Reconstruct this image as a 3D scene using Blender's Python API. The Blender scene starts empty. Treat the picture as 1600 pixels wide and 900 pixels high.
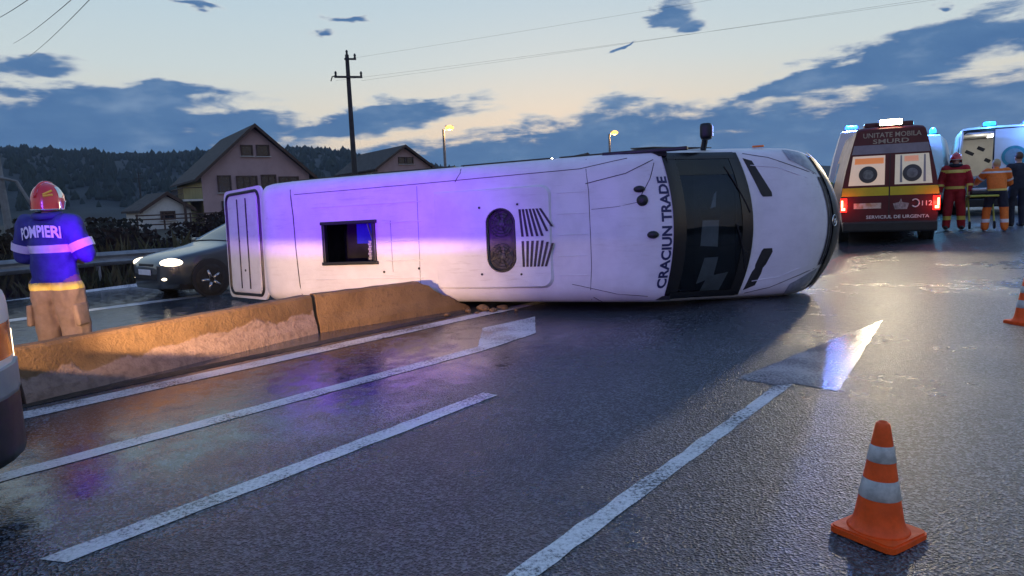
import bpy, bmesh, math, random
from mathutils import Vector, Matrix, noise
from mathutils.bvhtree import BVHTree

random.seed(7)
S = bpy.context.scene
COL = S.collection
rad = math.radians

# ------------------------------------------------------------------ camera
CAM_H = 1.5
cam_d = bpy.data.cameras.new('camera')
cam_d.sensor_width = 36.0
cam_d.lens = 36.0 * 1080 / 1600
cam_d.clip_start = 0.05
cam_d.clip_end = 8000
cam = bpy.data.objects.new('camera', cam_d)
COL.objects.link(cam)
_p, _r = rad(7.015), rad(2.3)
_fw = Vector((0, math.cos(_p), -math.sin(_p)))
_r0 = Vector((1, 0, 0))
_u0 = Vector((0, math.sin(_p), math.cos(_p)))
_R = _r0 * math.cos(_r) - _u0 * math.sin(_r)
_U = _r0 * math.sin(_r) + _u0 * math.cos(_r)
cam.matrix_world = Matrix(((_R.x, _U.x, -_fw.x, 0), (_R.y, _U.y, -_fw.y, 0),
                           (_R.z, _U.z, -_fw.z, CAM_H), (0, 0, 0, 1)))
S.camera = cam

# ------------------------------------------------------------------ world
W = bpy.data.worlds.new('World')
S.world = W
W.use_nodes = True
NT = W.node_tree
NT.nodes.clear()


def nd(nt, typ, **kw):
    n = nt.nodes.new(typ)
    for k, v in kw.items():
        if k.startswith('i_'):
            n.inputs[k[2:].replace('_', ' ')].default_value = v
        else:
            setattr(n, k, v)
    return n


def mth(nt, op, a, b=None, c=None, clamp=False):
    n = nt.nodes.new('ShaderNodeMath')
    n.operation = op
    n.use_clamp = clamp
    for i, v in enumerate((a, b, c)):
        if v is None:
            continue
        if isinstance(v, (int, float)):
            n.inputs[i].default_value = v
        else:
            nt.links.new(v, n.inputs[i])
    return n.outputs[0]


def mixc(nt, f, a, b, blend='MIX'):
    n = nt.nodes.new('ShaderNodeMix')
    n.data_type = 'RGBA'
    n.blend_type = blend
    for idx, v in ((0, f), (6, a), (7, b)):
        if isinstance(v, (int, float)):
            n.inputs[idx].default_value = v
        elif isinstance(v, tuple):
            n.inputs[idx].default_value = (*v[:3], 1)
        else:
            nt.links.new(v, n.inputs[idx])
    return n.outputs[2]


def ramp(nt, fac, stops, interp='LINEAR'):
    n = nt.nodes.new('ShaderNodeValToRGB')
    n.color_ramp.interpolation = interp
    els = n.color_ramp.elements
    while len(els) < len(stops):
        els.new(0.5)
    for e, (p, c) in zip(els, stops):
        e.position = p
        e.color = (*c, 1) if isinstance(c, tuple) else (c, c, c, 1)
    nt.links.new(fac, n.inputs[0])
    return n.outputs[0]


def maprange(nt, v, a, b, c=0.0, d=1.0, smooth=True):
    n = nt.nodes.new('ShaderNodeMapRange')
    n.interpolation_type = 'SMOOTHSTEP' if smooth else 'LINEAR'
    nt.links.new(v, n.inputs[0])
    for i, x in zip((1, 2, 3, 4), (a, b, c, d)):
        n.inputs[i].default_value = x
    return n.outputs[0]


SUN_AZ, SUN_EL = rad(4), rad(1.5)
tc = nd(NT, 'ShaderNodeTexCoord')
sx = nd(NT, 'ShaderNodeSeparateXYZ')
NT.links.new(tc.outputs['Generated'], sx.inputs[0])
az = mth(NT, 'ARCTAN2', sx.outputs[0], sx.outputs[1])
el = mth(NT, 'ARCSINE', sx.outputs[2])
sky = nd(NT, 'ShaderNodeTexSky')
sky.sky_type = 'NISHITA'
sky.sun_disc = False
sky.sun_elevation = SUN_EL
sky.sun_rotation = SUN_AZ
sky.altitude = 300
sky.dust_density = 2.0
nish = mixc(NT, 1.0, sky.outputs[0], (0.10, 0.10, 0.10), 'MULTIPLY')
# after-sunset gradient over the elevation, a little cooler and dimmer away from the glow
eln = mth(NT, 'DIVIDE', el, math.pi / 2)
grad = ramp(NT, eln, [(0.0, (0.84, 0.66, 0.48)), (0.05, (0.82, 0.70, 0.54)), (0.085, (0.74, 0.72, 0.63)),
                      (0.12, (0.62, 0.71, 0.72)), (0.17, (0.52, 0.66, 0.74)), (0.30, (0.32, 0.48, 0.70)), (0.5, (0.20, 0.36, 0.68)),
                      (1.0, (0.15, 0.31, 0.68))])
side = maprange(NT, mth(NT, 'COSINE', mth(NT, 'SUBTRACT', az, SUN_AZ)), -1.0, 0.9, 0.0, 1.0)
gl = mixc(NT, side, mixc(NT, 1.0, grad, (0.78, 0.78, 0.92), 'MULTIPLY'), grad)
base = mixc(NT, 0.12, gl, nish)
# clouds: soft blobs in azimuth/elevation broken up by noise
cv = nd(NT, 'ShaderNodeCombineXYZ')
NT.links.new(az, cv.inputs[0])
NT.links.new(el, cv.inputs[1])
mp = nd(NT, 'ShaderNodeMapping')
mp.inputs['Scale'].default_value = (1.0, 2.6, 1.0)
NT.links.new(cv.outputs[0], mp.inputs[0])


def wnoise(scale, detail, rough, off=(0, 0, 0), dist=0.0):
    m = nd(NT, 'ShaderNodeMapping')
    m.inputs['Location'].default_value = off
    NT.links.new(mp.outputs[0], m.inputs[0])
    n = nd(NT, 'ShaderNodeTexNoise')
    n.inputs['Scale'].default_value = scale
    n.inputs['Detail'].default_value = detail
    n.inputs['Roughness'].default_value = rough
    n.inputs['Distortion'].default_value = dist
    NT.links.new(m.outputs[0], n.inputs['Vector'])
    return n.outputs[0]


n1 = wnoise(9.0, 5, 0.58)
n2 = wnoise(26.0, 4, 0.6, (3.1, 1.7, 0))
# wobble the blob coordinates so their outlines are not ellipses
azw = mth(NT, 'ADD', az, mth(NT, 'MULTIPLY', mth(NT, 'SUBTRACT', n1, 0.5), 0.10))
elw = mth(NT, 'ADD', el, mth(NT, 'MULTIPLY', mth(NT, 'SUBTRACT', wnoise(12, 3, 0.55, (1.3, 9.1, 0)), 0.5), 0.045))
CLOUDS = [(-0.5658, 0.0912, 0.2411, 0.052, 0.0), (-0.5078, 0.1413, 0.1402, 0.0225, 0.062),
          (-0.5817, 0.1811, 0.0615, 0.0127, 0.066), (-0.3862, 0.1162, 0.1211, 0.0179, -0.039),
          (-0.196, 0.1194, 0.1426, 0.017, 0.129), (-0.134, 0.1268, 0.0627, 0.0077, 0.075),
          (-0.4498, 0.1585, 0.083, 0.0124, 0.026), (-0.0296, 0.0512, 0.1725, 0.0374, 0.009),
          (0.17, 0.0621, 0.1936, 0.0542, 0.047), (0.3404, 0.0568, 0.1527, 0.0501, -0.066),
          (0.5205, 0.0565, 0.192, 0.0657, -0.004), (0.3797, 0.1385, 0.1087, 0.0163, 0.152),
          (0.5178, 0.1567, 0.1377, 0.0259, 0.169), (0.6421, 0.1683, 0.0829, 0.0237, 0.116),
          (0.5185, 0.1314, 0.0705, 0.0107, 0.072), (0.6096, 0.1001, 0.0897, 0.0219, 0.045),
          (0.2334, 0.2401, 0.0411, 0.0259, -0.414), (0.2626, 0.2192, 0.0239, 0.0099, 0.331),
          (-0.2086, 0.2495, 0.0341, 0.0063, -0.039), (-0.252, 0.2314, 0.0235, 0.0063, 0.017),
          (-0.3961, 0.2605, 0.0373, 0.0061, -0.114), (0.5461, 0.2086, 0.0158, 0.0072, 0.022),
          (0.1641, 0.2056, 0.0184, 0.0051, 0.433), (-0.7231, 0.1566, 0.0863, 0.0321, 0.078),
          (0.7857, 0.1331, 0.088, 0.0371, -0.001), (-1.1, 0.10, 0.25, 0.05, 0.0), (1.15, 0.08, 0.25, 0.06, 0.0)]
cw = nd(NT, 'ShaderNodeCombineXYZ')
NT.links.new(azw, cw.inputs[0])
NT.links.new(elw, cw.inputs[1])
field = None
for (a0, e0, ra, rb, an) in CLOUDS:
    mpn = nd(NT, 'ShaderNodeMapping', vector_type='TEXTURE')
    mpn.inputs['Location'].default_value = (a0, e0, 0)
    mpn.inputs['Rotation'].default_value = (0, 0, an)
    mpn.inputs['Scale'].default_value = (ra, rb, 1)
    NT.links.new(cw.outputs[0], mpn.inputs[0])
    vl = nd(NT, 'ShaderNodeVectorMath', operation='LENGTH')
    NT.links.new(mpn.outputs[0], vl.inputs[0])
    rr = vl.outputs['Value']
    f_ = mth(NT, 'SUBTRACT', (1.42 if e0 < 0.095 else 1.30) if ra * rb > 0.002 else (1.05 if ra * rb > 0.0008 else 0.92), rr)
    field = f_ if field is None else mth(NT, 'SMOOTH_MAX', field, f_, 0.25)
# scattered clouds over the whole dome
gen = mth(NT, 'MULTIPLY', mth(NT, 'SUBTRACT', wnoise(2.4, 4, 0.55, (4.4, 0.3, 0)), 0.60), 5.0)
gen = mth(NT, 'SUBTRACT', gen, maprange(NT, side, 0.75, 0.95, 0.0, 1.2))
field = mth(NT, 'MAXIMUM', mth(NT, 'MAXIMUM', field, gen), -1.5)
field = mth(NT, 'ADD', field, mth(NT, 'MULTIPLY', mth(NT, 'SUBTRACT', n1, 0.5), 1.5))
field = mth(NT, 'ADD', field, mth(NT, 'MULTIPLY', mth(NT, 'SUBTRACT', n2, 0.5), 0.55))
mps = nd(NT, 'ShaderNodeMapping')
mps.inputs['Scale'].default_value = (1.0, 5.5, 1.0)
mps.inputs['Rotation'].default_value = (0, 0, 0.10)
NT.links.new(cv.outputs[0], mps.inputs[0])
n4 = nd(NT, 'ShaderNodeTexNoise')
n4.inputs['Scale'].default_value = 7.5
n4.inputs['Detail'].default_value = 5
n4.inputs['Roughness'].default_value = 0.6
n4.inputs['Distortion'].default_value = 0.6
NT.links.new(mps.outputs[0], n4.inputs['Vector'])
field = mth(NT, 'ADD', field, mth(NT, 'MULTIPLY', mth(NT, 'SUBTRACT', n4.outputs[0], 0.5), 1.5))
mask = maprange(NT, field, -0.16, 0.46)
body = maprange(NT, field, -0.05, 0.55)
lowb = maprange(NT, el, 0.0, 0.16)
shade = mth(NT, 'ADD', mth(NT, 'MULTIPLY', n1, 0.9), mth(NT, 'MULTIPLY', n2, 0.25))
ccol = ramp(NT, shade, [(0.30, (0.050, 0.130, 0.300)), (0.60, (0.085, 0.180, 0.350)), (0.80, (0.18, 0.28, 0.44))])
rimc = mixc(NT, lowb, (0.80, 0.66, 0.50), (0.62, 0.66, 0.66))
edge = mixc(NT, body, rimc, ccol)
final = mixc(NT, mask, base, edge)
bg = nd(NT, 'ShaderNodeBackground')
bg.inputs['Strength'].default_value = 1.12
NT.links.new(final, bg.inputs[0])
wo = nd(NT, 'ShaderNodeOutputWorld')
NT.links.new(bg.outputs[0], wo.inputs[0])
W.cycles.sampling_method = 'MANUAL'
W.cycles.sample_map_resolution = 256

# ------------------------------------------------------------------ last light of the set sun
sd = bpy.data.lights.new('sun', 'SUN')
sd.energy = 0.15
sd.angle = rad(15)
sd.color = (1.0, 0.78, 0.58)
so = bpy.data.objects.new('sun', sd)
COL.objects.link(so)
so.rotation_euler = Vector((math.sin(SUN_AZ), math.cos(SUN_AZ), math.tan(rad(5)))).to_track_quat('Z', 'Y').to_euler()

vs = S.view_settings
vs.view_transform = 'Standard'
vs.look = 'None'
vs.exposure = 0.0
vs.gamma = 1.0
vs.use_curve_mapping = False
S.cycles.use_denoising = True
S.cycles.max_bounces = 6
S.cycles.caustics_reflective = False
S.cycles.caustics_refractive = False
S.cycles.sample_clamp_indirect = 6.0

# ------------------------------------------------------------------ materials
MATS = {}


def mat(name, col, rough=0.6, metal=0.0, var=0.0, vscale=4.0, bump=0.0, bscale=60.0, coat=0.0, coat_r=0.08,
        emit=None, estr=0.0, spec=0.5, col2=None, trans=0.0):
    """procedural Principled material: colour broken up by noise, fine relief by bump"""
    if name in MATS:
        return MATS[name]
    m = bpy.data.materials.new(name)
    m.use_nodes = True
    nt = m.node_tree
    b = nt.nodes['Principled BSDF']
    b.inputs['Roughness'].default_value = rough
    b.inputs['Metallic'].default_value = metal
    b.inputs['Specular IOR Level'].default_value = spec
    b.inputs['Coat Weight'].default_value = coat
    b.inputs['Coat Roughness'].default_value = coat_r
    co = nd(nt, 'ShaderNodeTexCoord')
    c2 = col2 or tuple(max(0.0, c * (1 - var)) for c in col)
    if var > 0 or col2:
        n = nd(nt, 'ShaderNodeTexNoise')
        n.inputs['Scale'].default_value = vscale
        n.inputs['Detail'].default_value = 6
        n.inputs['Roughness'].default_value = 0.62
        nt.links.new(co.outputs['Object'], n.inputs['Vector'])
        f = maprange(nt, n.outputs[0], 0.32, 0.68)
        nt.links.new(mixc(nt, f, col, c2), b.inputs['Base Color'])
        r2 = mth(nt, 'MULTIPLY_ADD', f, 0.18 * rough, rough * 0.92)
        nt.links.new(r2, b.inputs['Roughness'])
    else:
        b.inputs['Base Color'].default_value = (*col, 1)
    if bump > 0:
        n = nd(nt, 'ShaderNodeTexNoise')
        n.inputs['Scale'].default_value = bscale
        n.inputs['Detail'].default_value = 4
        nt.links.new(co.outputs['Object'], n.inputs['Vector'])
        bp = nd(nt, 'ShaderNodeBump')
        bp.inputs['Strength'].default_value = bump
        bp.inputs['Distance'].default_value = 0.02
        nt.links.new(n.outputs[0], bp.inputs['Height'])
        nt.links.new(bp.outputs[0], b.inputs['Normal'])
    if emit:
        b.inputs['Emission Color'].default_value = (*emit, 1)
        b.inputs['Emission Strength'].default_value = estr
    MATS[name] = m
    return m


def glass_mat(name, tint, refl=(0.9, 0.9, 0.9), rough=0.03):
    if name in MATS:
        return MATS[name]
    m = bpy.data.materials.new(name)
    m.use_nodes = True
    nt = m.node_tree
    nt.nodes.clear()
    out = nd(nt, 'ShaderNodeOutputMaterial')
    tr = nd(nt, 'ShaderNodeBsdfTransparent')
    tr.inputs[0].default_value = (*tint, 1)
    gs = nd(nt, 'ShaderNodeBsdfGlossy')
    gs.inputs['Roughness'].default_value = rough
    gs.inputs['Color'].default_value = (*refl, 1)
    fr = nd(nt, 'ShaderNodeFresnel')
    fr.inputs[0].default_value = 1.5
    mx = nd(nt, 'ShaderNodeMixShader')
    nt.links.new(fr.outputs[0], mx.inputs[0])
    nt.links.new(tr.outputs[0], mx.inputs[1])
    nt.links.new(gs.outputs[0], mx.inputs[2])
    nt.links.new(mx.outputs[0], out.inputs[0])
    MATS[name] = m
    return m


M_BUS = mat('bus_white_paint', (0.76, 0.75, 0.76), 0.55, var=0.13, vscale=2.3, coat=0.12, coat_r=0.32)


def add_grime(m):
    """dried spray and scuffs in long streaks over the paint"""
    nt = m.node_tree
    b = nt.nodes['Principled BSDF']
    src = b.inputs['Base Color'].links[0].from_socket
    co = nd(nt, 'ShaderNodeTexCoord')
    mp_ = nd(nt, 'ShaderNodeMapping')
    mp_.inputs['Scale'].default_value = (0.8, 7.0, 5.0)
    nt.links.new(co.outputs['Object'], mp_.inputs[0])
    n = nd(nt, 'ShaderNodeTexNoise')
    n.inputs['Scale'].default_value = 3.0
    n.inputs['Detail'].default_value = 8
    n.inputs['Roughness'].default_value = 0.7
    nt.links.new(mp_.outputs[0], n.inputs['Vector'])
    n2_ = nd(nt, 'ShaderNodeTexNoise')
    n2_.inputs['Scale'].default_value = 1.1
    nt.links.new(co.outputs['Object'], n2_.inputs['Vector'])
    f = mth(nt, 'MULTIPLY', maprange(nt, n.outputs[0], 0.50, 0.78), maprange(nt, n2_.outputs[0], 0.40, 0.68, 0.10, 0.55))
    nt.links.new(mixc(nt, f, src, (0.36, 0.32, 0.29)), b.inputs['Base Color'])


add_grime(M_BUS)
M_WHITE = mat('white_paint', (0.72, 0.72, 0.72), 0.4, var=0.08, vscale=2, coat=0.3)
M_MAROON = mat('maroon_paint', (0.085, 0.003, 0.010), 0.4, var=0.25, vscale=3, coat=0.2, spec=0.35)
M_GREYCAR = mat('grey_car_paint', (0.055, 0.065, 0.072), 0.3, metal=0.4, var=0.15, vscale=3, coat=0.8, coat_r=0.05)
M_BLACK = mat('black_plastic', (0.012, 0.012, 0.014), 0.5, var=0.3, vscale=8)
M_RUBBER = mat('tyre_rubber', (0.015, 0.015, 0.016), 0.8, var=0.3, vscale=20, bump=0.2)
M_STEEL = mat('wheel_alloy', (0.45, 0.45, 0.47), 0.35, metal=0.9, var=0.2)
M_DGLASS = mat('dark_glass', (0.008, 0.010, 0.016), 0.06, spec=0.6, var=0.2, vscale=2)
M_SEAM = mat('dark_seam_gap', (0.05, 0.045, 0.05), 0.8, var=0.2)  # dark colour of the panel seams
M_CHROME = mat('chrome', (0.7, 0.7, 0.72), 0.15, metal=1.0, var=0.1)
M_NAVYTXT = mat('navy_lettering', (0.012, 0.016, 0.09), 0.5, var=0.15, vscale=15)
M_WHITETXT = mat('white_lettering', (0.75, 0.75, 0.75), 0.5, var=0.1, vscale=15)
M_YELSTRIPE = mat('yellow_green_stripe', (0.55, 0.50, 0.02), 0.45, var=0.15)
M_GREENSTR = mat('green_stripe', (0.20, 0.42, 0.03), 0.45, var=0.15)
M_GREY = mat('grey_plastic', (0.30, 0.31, 0.33), 0.5, var=0.15)
M_LGREY = mat('light_grey_lining', (0.55, 0.55, 0.54), 0.6, var=0.12)
M_PAPER = mat('paper', (0.70, 0.72, 0.74), 0.8, var=0.15, vscale=10)
M_CONE = mat('cone_orange', (1.0, 0.105, 0.004), 0.6, var=0.22, vscale=14, bump=0.1, bscale=40)
M_CONEBAND = mat('cone_reflective_band', (0.62, 0.61, 0.58), 0.45, var=0.35, vscale=22)
M_SKIN = mat('skin', (0.50, 0.30, 0.22), 0.55, var=0.12, vscale=20)
M_HAIR = mat('brown_hair', (0.10, 0.055, 0.03), 0.6, var=0.3, vscale=60)
M_BLUECLOTH = mat('blue_grey_cloth', (0.045, 0.055, 0.20), 0.8, var=0.25, vscale=9, bump=0.5, bscale=14)
M_TANCLOTH = mat('tan_cloth', (0.25, 0.18, 0.135), 0.85, var=0.25, vscale=9, bump=0.6, bscale=12)
M_REDCLOTH = mat('red_cloth', (0.42, 0.012, 0.02), 0.8, var=0.25, vscale=9, bump=0.4, bscale=14)
M_ORANGECLOTH = mat('orange_cloth', (0.85, 0.20, 0.02), 0.75, var=0.2, vscale=9, bump=0.4, bscale=14)
M_DARKCLOTH = mat('dark_navy_cloth', (0.018, 0.022, 0.04), 0.85, var=0.25, vscale=9, bump=0.4, bscale=14)
M_REFLECT = mat('silver_reflective_tape', (0.72, 0.72, 0.70), 0.4, var=0.1, vscale=20)
M_REFYEL = mat('yellow_reflective_tape', (0.80, 0.62, 0.12), 0.45, var=0.15, vscale=20)
M_BOOT = mat('boot_leather', (0.015, 0.014, 0.014), 0.5, var=0.3, vscale=20)
M_HELMET = mat('red_helmet_shell', (0.62, 0.012, 0.02), 0.22, var=0.15, vscale=10, coat=0.8)
M_YELLOW = mat('yellow_paint', (0.80, 0.55, 0.04), 0.4, var=0.1)
M_TAIL = mat('lit_tail_light', (0.5, 0.01, 0.01), 0.25, emit=(1.0, 0.03, 0.02), estr=1.4)
M_TAILHOT = mat('lit_tail_bulb', (0.9, 0.4, 0.2), 0.25, emit=(1.0, 0.38, 0.16), estr=7.0)
M_BLUELAMP = mat('lit_blue_beacon', (0.05, 0.2, 0.9), 0.2, emit=(0.006, 0.035, 1.0), estr=22.0)
M_CYANLAMP = mat('lit_cyan_beacon', (0.05, 0.4, 0.9), 0.2, emit=(0.01, 0.20, 1.0), estr=8.0)
M_WORKLAMP = mat('lit_work_lamp', (1, 0.95, 0.8), 0.3, emit=(1.0, 0.86, 0.55), estr=40.0)
M_HEADLAMP = mat('lit_head_lamp', (0.9, 0.85, 0.7), 0.2, emit=(1.0, 0.82, 0.56), estr=3.2)
M_SODIUM = mat('lit_sodium_lamp', (1, 0.6, 0.2), 0.3, emit=(1.0, 0.42, 0.08), estr=3.0)
M_ORANGELENS = mat('orange_lens', (0.75, 0.14, 0.02), 0.2, var=0.1, coat=0.6)
M_CONCRETE_POLE = mat('pole_concrete', (0.24, 0.24, 0.24), 0.85, var=0.3, vscale=3, bump=0.3)
M_GALV = mat('galvanised_steel', (0.55, 0.54, 0.54), 0.45, metal=0.7, var=0.3, vscale=3)
M_WOODPOLE = mat('dark_pole', (0.05, 0.045, 0.04), 0.85, var=0.3, vscale=3, bump=0.3)
M_PINKWALL = mat('pink_render', (0.42, 0.30, 0.31), 0.9, var=0.14, vscale=0.7, bump=0.3, bscale=20)
M_YELWALL = mat('ochre_render', (0.36, 0.30, 0.13), 0.9, var=0.16, vscale=0.7, bump=0.3, bscale=20)
M_ROOF = mat('dark_roof_tile', (0.035, 0.027, 0.026), 0.8, var=0.35, vscale=2.5, bump=0.6, bscale=8)
M_BROWNFRAME = mat('brown_window_frame', (0.06, 0.032, 0.022), 0.6, var=0.2)
M_WINDOW = mat('house_window_glass', (0.012, 0.014, 0.02), 0.08, var=0.2, vscale=2)


# ------------------------------------------------------------------ mesh helpers
def new_obj(name, me, m=None, parent=None, smooth=False):
    o = bpy.data.objects.new(name, me)
    if m is not None:
        for x in (m if isinstance(m, (list, tuple)) else [m]):
            me.materials.append(x)
    if smooth:
        for p in me.polygons:
            p.use_smooth = True
    COL.objects.link(o)
    if parent is not None:
        o.parent = parent
    return o


def obj(name, bm, m, parent=None, smooth=False, loc=None, rot=None):
    me = bpy.data.meshes.new(name)
    bm.normal_update()
    bm.to_mesh(me)
    bm.free()
    o = new_obj(name, me, m, parent, smooth)
    if loc:
        o.location = loc
    if rot:
        o.rotation_euler = rot
    return o


def tag(o, label, cat, group=None, kind=None):
    if label:
        o['label'] = label
    if cat:
        o['category'] = cat
    if group:
        o['group'] = group
    if kind:
        o['kind'] = kind
    return o


def thing(name, label, cat, loc=(0, 0, 0), rz=0.0, group=None):
    o = bpy.data.objects.new(name, None)
    o.empty_display_size = 0.2
    COL.objects.link(o)
    o.location = loc
    o.rotation_euler = (0, 0, rz)
    return tag(o, label, cat, group)


def BM():
    return bmesh.new()


def box(bm, c, s, rot=None, bev=0.0):
    r = bmesh.ops.create_cube(bm, size=1.0)
    vs_ = r['verts']
    mtx = Matrix.Translation(c) @ (rot.to_4x4() if rot is not None else Matrix.Identity(4)) @ Matrix.Diagonal((*s, 1))
    bmesh.ops.transform(bm, matrix=mtx, verts=vs_)
    if bev > 0:
        es = list({e for v in vs_ for e in v.link_edges})
        bmesh.ops.bevel(bm, geom=es, offset=bev, segments=2, affect='EDGES', profile=0.6)
    return bm


def frame_to(d):
    d = Vector(d).normalized()
    return d.to_track_quat('Z', 'Y')


def cone_seg(bm, p0, p1, r0, r1, n=10, caps=True):
    p0, p1 = Vector(p0), Vector(p1)
    q = frame_to(p1 - p0)
    ring0, ring1 = [], []
    for i in range(n):
        a = 2 * math.pi * i / n
        d = q @ Vector((math.cos(a), math.sin(a), 0))
        ring0.append(bm.verts.new(p0 + d * r0))
        ring1.append(bm.verts.new(p1 + d * r1))
    for i in range(n):
        j = (i + 1) % n
        bm.faces.new((ring0[i], ring0[j], ring1[j], ring1[i]))
    if caps:
        bm.faces.new(list(reversed(ring0)))
        bm.faces.new(ring1)
    return bm


def tube(bm, pts, r, n=8, closed=False):
    pts = [Vector(p) for p in pts]
    rings = []
    N = len(pts)
    for k, p in enumerate(pts):
        if closed:
            d = pts[(k + 1) % N] - pts[k - 1]
        else:
            d = pts[min(k + 1, N - 1)] - pts[max(k - 1, 0)]
        q = frame_to(d)
        rr = r[k] if isinstance(r, (list, tuple)) else r
        rings.append([bm.verts.new(p + q @ Vector((math.cos(2 * math.pi * i / n) * rr, math.sin(2 * math.pi * i / n) * rr, 0))) for i in range(n)])
    for k in range(N if closed else N - 1):
        a, b = rings[k], rings[(k + 1) % N]
        for i in range(n):
            j = (i + 1) % n
            bm.faces.new((a[i], a[j], b[j], b[i]))
    if not closed:
        bm.faces.new(list(reversed(rings[0])))
        bm.faces.new(rings[-1])
    return bm


def lathe(bm, prof, n=24, axis='Z', c=(0, 0, 0), cap=True):
    """prof: (r, h) pairs along the axis"""
    c = Vector(c)
    rings = []
    for (r, h) in prof:
        ring = []
        for i in range(n):
            a = 2 * math.pi * i / n
            x, y = math.cos(a) * r, math.sin(a) * r
            v = {'Z': (x, y, h), 'Y': (x, h, -y), 'X': (h, x, y)}[axis]
            ring.append(bm.verts.new(c + Vector(v)))
        rings.append(ring)
    for a, b in zip(rings[:-1], rings[1:]):
        for i in range(n):
            j = (i + 1) % n
            bm.faces.new((a[i], a[j], b[j], b[i]))
    if cap:
        bm.faces.new(list(reversed(rings[0])))
        bm.faces.new(rings[-1])
    return bm


def prism(bm, poly, z0, z1):
    """extrude a 2D polygon (x, y) from z0 to z1"""
    a = [bm.verts.new((x, y, z0)) for x, y in poly]
    b = [bm.verts.new((x, y, z1)) for x, y in poly]
    n = len(poly)
    bm.faces.new(list(reversed(a)))
    bm.faces.new(b)
    for i in range(n):
        j = (i + 1) % n
        bm.faces.new((a[i], a[j], b[j], b[i]))
    bmesh.ops.recalc_face_normals(bm, faces=bm.faces[:])
    return bm


def plate(bm, poly3, nrm, th):
    """3D polygon given a thickness along nrm (outwards)"""
    nrm = Vector(nrm).normalized() * th
    a = [bm.verts.new(Vector(p)) for p in poly3]
    b = [bm.verts.new(Vector(p) + nrm) for p in poly3]
    n = len(a)
    bm.faces.new(a)
    bm.faces.new(b)
    for i in range(n):
        j = (i + 1) % n
        bm.faces.new((a[i], a[j], b[j], b[i]))
    bmesh.ops.recalc_face_normals(bm, faces=bm.faces[:])
    return bm


def gridmesh(bm, G, closed_j=False):
    V = [[bm.verts.new(p) for p in row] for row in G]
    for i in range(len(V) - 1):
        m_ = len(V[i])
        for j in range(m_ if closed_j else m_ - 1):
            k = (j + 1) % m_
            bm.faces.new((V[i][j], V[i + 1][j], V[i + 1][k], V[i][k]))
    return V


def rrect(cx, cy, hx, hy, r, n=5):
    pts = []
    for (sx_, sy_, a0) in ((1, 1, 0), (-1, 1, 90), (-1, -1, 180), (1, -1, 270)):
        for k in range(n + 1):
            a = rad(a0 + 90 * k / n)
            pts.append((cx + sx_ * (hx - r) + r * math.cos(a), cy + sy_ * (hy - r) + r * math.sin(a)))
    return pts


def interp(tab, x):
    if x <= tab[0][0]:
        return tab[0][1]
    for (x0, y0), (x1, y1) in zip(tab[:-1], tab[1:]):
        if x <= x1:
            t = (x - x0) / (x1 - x0)
            return y0 + (y1 - y0) * t
    return tab[-1][1]


def text_faces(s, bold=0.0):
    """2D outline mesh of a word: height about 0.7, starting at x=0; returns verts, faces, width"""
    cu = bpy.data.curves.new('lettering_curve', 'FONT')
    cu.body = s
    cu.size = 1.0
    cu.offset = bold
    cu.resolution_u = 3
    o = bpy.data.objects.new('lettering_curve', cu)
    COL.objects.link(o)
    dg = bpy.context.evaluated_depsgraph_get()
    me = bpy.data.meshes.new_from_object(o.evaluated_get(dg))
    vs_ = [(v.co.x, v.co.y) for v in me.vertices]
    fs = [tuple(p.vertices) for p in me.polygons]
    bpy.data.objects.remove(o)
    bpy.data.meshes.remove(me)
    bpy.data.curves.remove(cu)
    w = max(v[0] for v in vs_)
    return vs_, fs, w


def lettering(name, s, m, parent, fmap, bold=0.0):
    """fmap(u in 0..1 along the word, v in 0..1 of the capital height) -> point"""
    vs_, fs, w = text_faces(s, bold)
    me = bpy.data.meshes.new(name)
    me.from_pydata([tuple(fmap(x / w, y / 0.73)) for x, y in vs_], [], fs)
    return new_obj(name, me, m, parent)


def remeshed(bm, voxel, smooth_it=4):
    """one continuous skin round overlapping volumes"""
    me = bpy.data.meshes.new('tmp_skin')
    bm.to_mesh(me)
    bm.free()
    o = bpy.data.objects.new('tmp_skin', me)
    COL.objects.link(o)
    md = o.modifiers.new('r', 'REMESH')
    md.mode = 'VOXEL'
    md.voxel_size = voxel
    sm = o.modifiers.new('s', 'SMOOTH')
    sm.iterations = smooth_it
    sm.factor = 0.5
    dg = bpy.context.evaluated_depsgraph_get()
    r = bpy.data.meshes.new_from_object(o.evaluated_get(dg))
    bpy.data.objects.remove(o)
    bpy.data.meshes.remove(me)
    return r


def capsule(bm, p0, p1, r0, r1, n=12, flat=1.0):
    """tapered limb with round ends"""
    p0, p1 = Vector(p0), Vector(p1)
    d = p1 - p0
    L = d.length
    q = frame_to(d)
    prof = []
    for k in range(5):
        a = math.pi / 2 * k / 4
        prof.append((r0 * math.sin(a) + 1e-4, -r0 * math.cos(a)))
    for k in range(5):
        a = math.pi / 2 * k / 4
        prof.append((r1 * math.cos(a) + 1e-4, L + r1 * math.sin(a)))
    b2 = BM()
    lathe(b2, prof, n)
    for v in b2.verts:
        v.co = p0 + q @ Vector((v.co.x, v.co.y * flat, v.co.z))
    me = bpy.data.meshes.new('t')
    b2.to_mesh(me)
    b2.free()
    bm.from_mesh(me)
    bpy.data.meshes.remove(me)
    return bm


def ellipsoid(bm, c, r, rot=None, n=16):
    res = bmesh.ops.create_uvsphere(bm, u_segments=n, v_segments=n // 2 + 2, radius=1.0)
    m_ = Matrix.Translation(c) @ (rot.to_4x4() if rot is not None else Matrix.Identity(4)) @ Matrix.Diagonal((*r, 1))
    bmesh.ops.transform(bm, matrix=m_, verts=res['verts'])
    return bm


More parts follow.
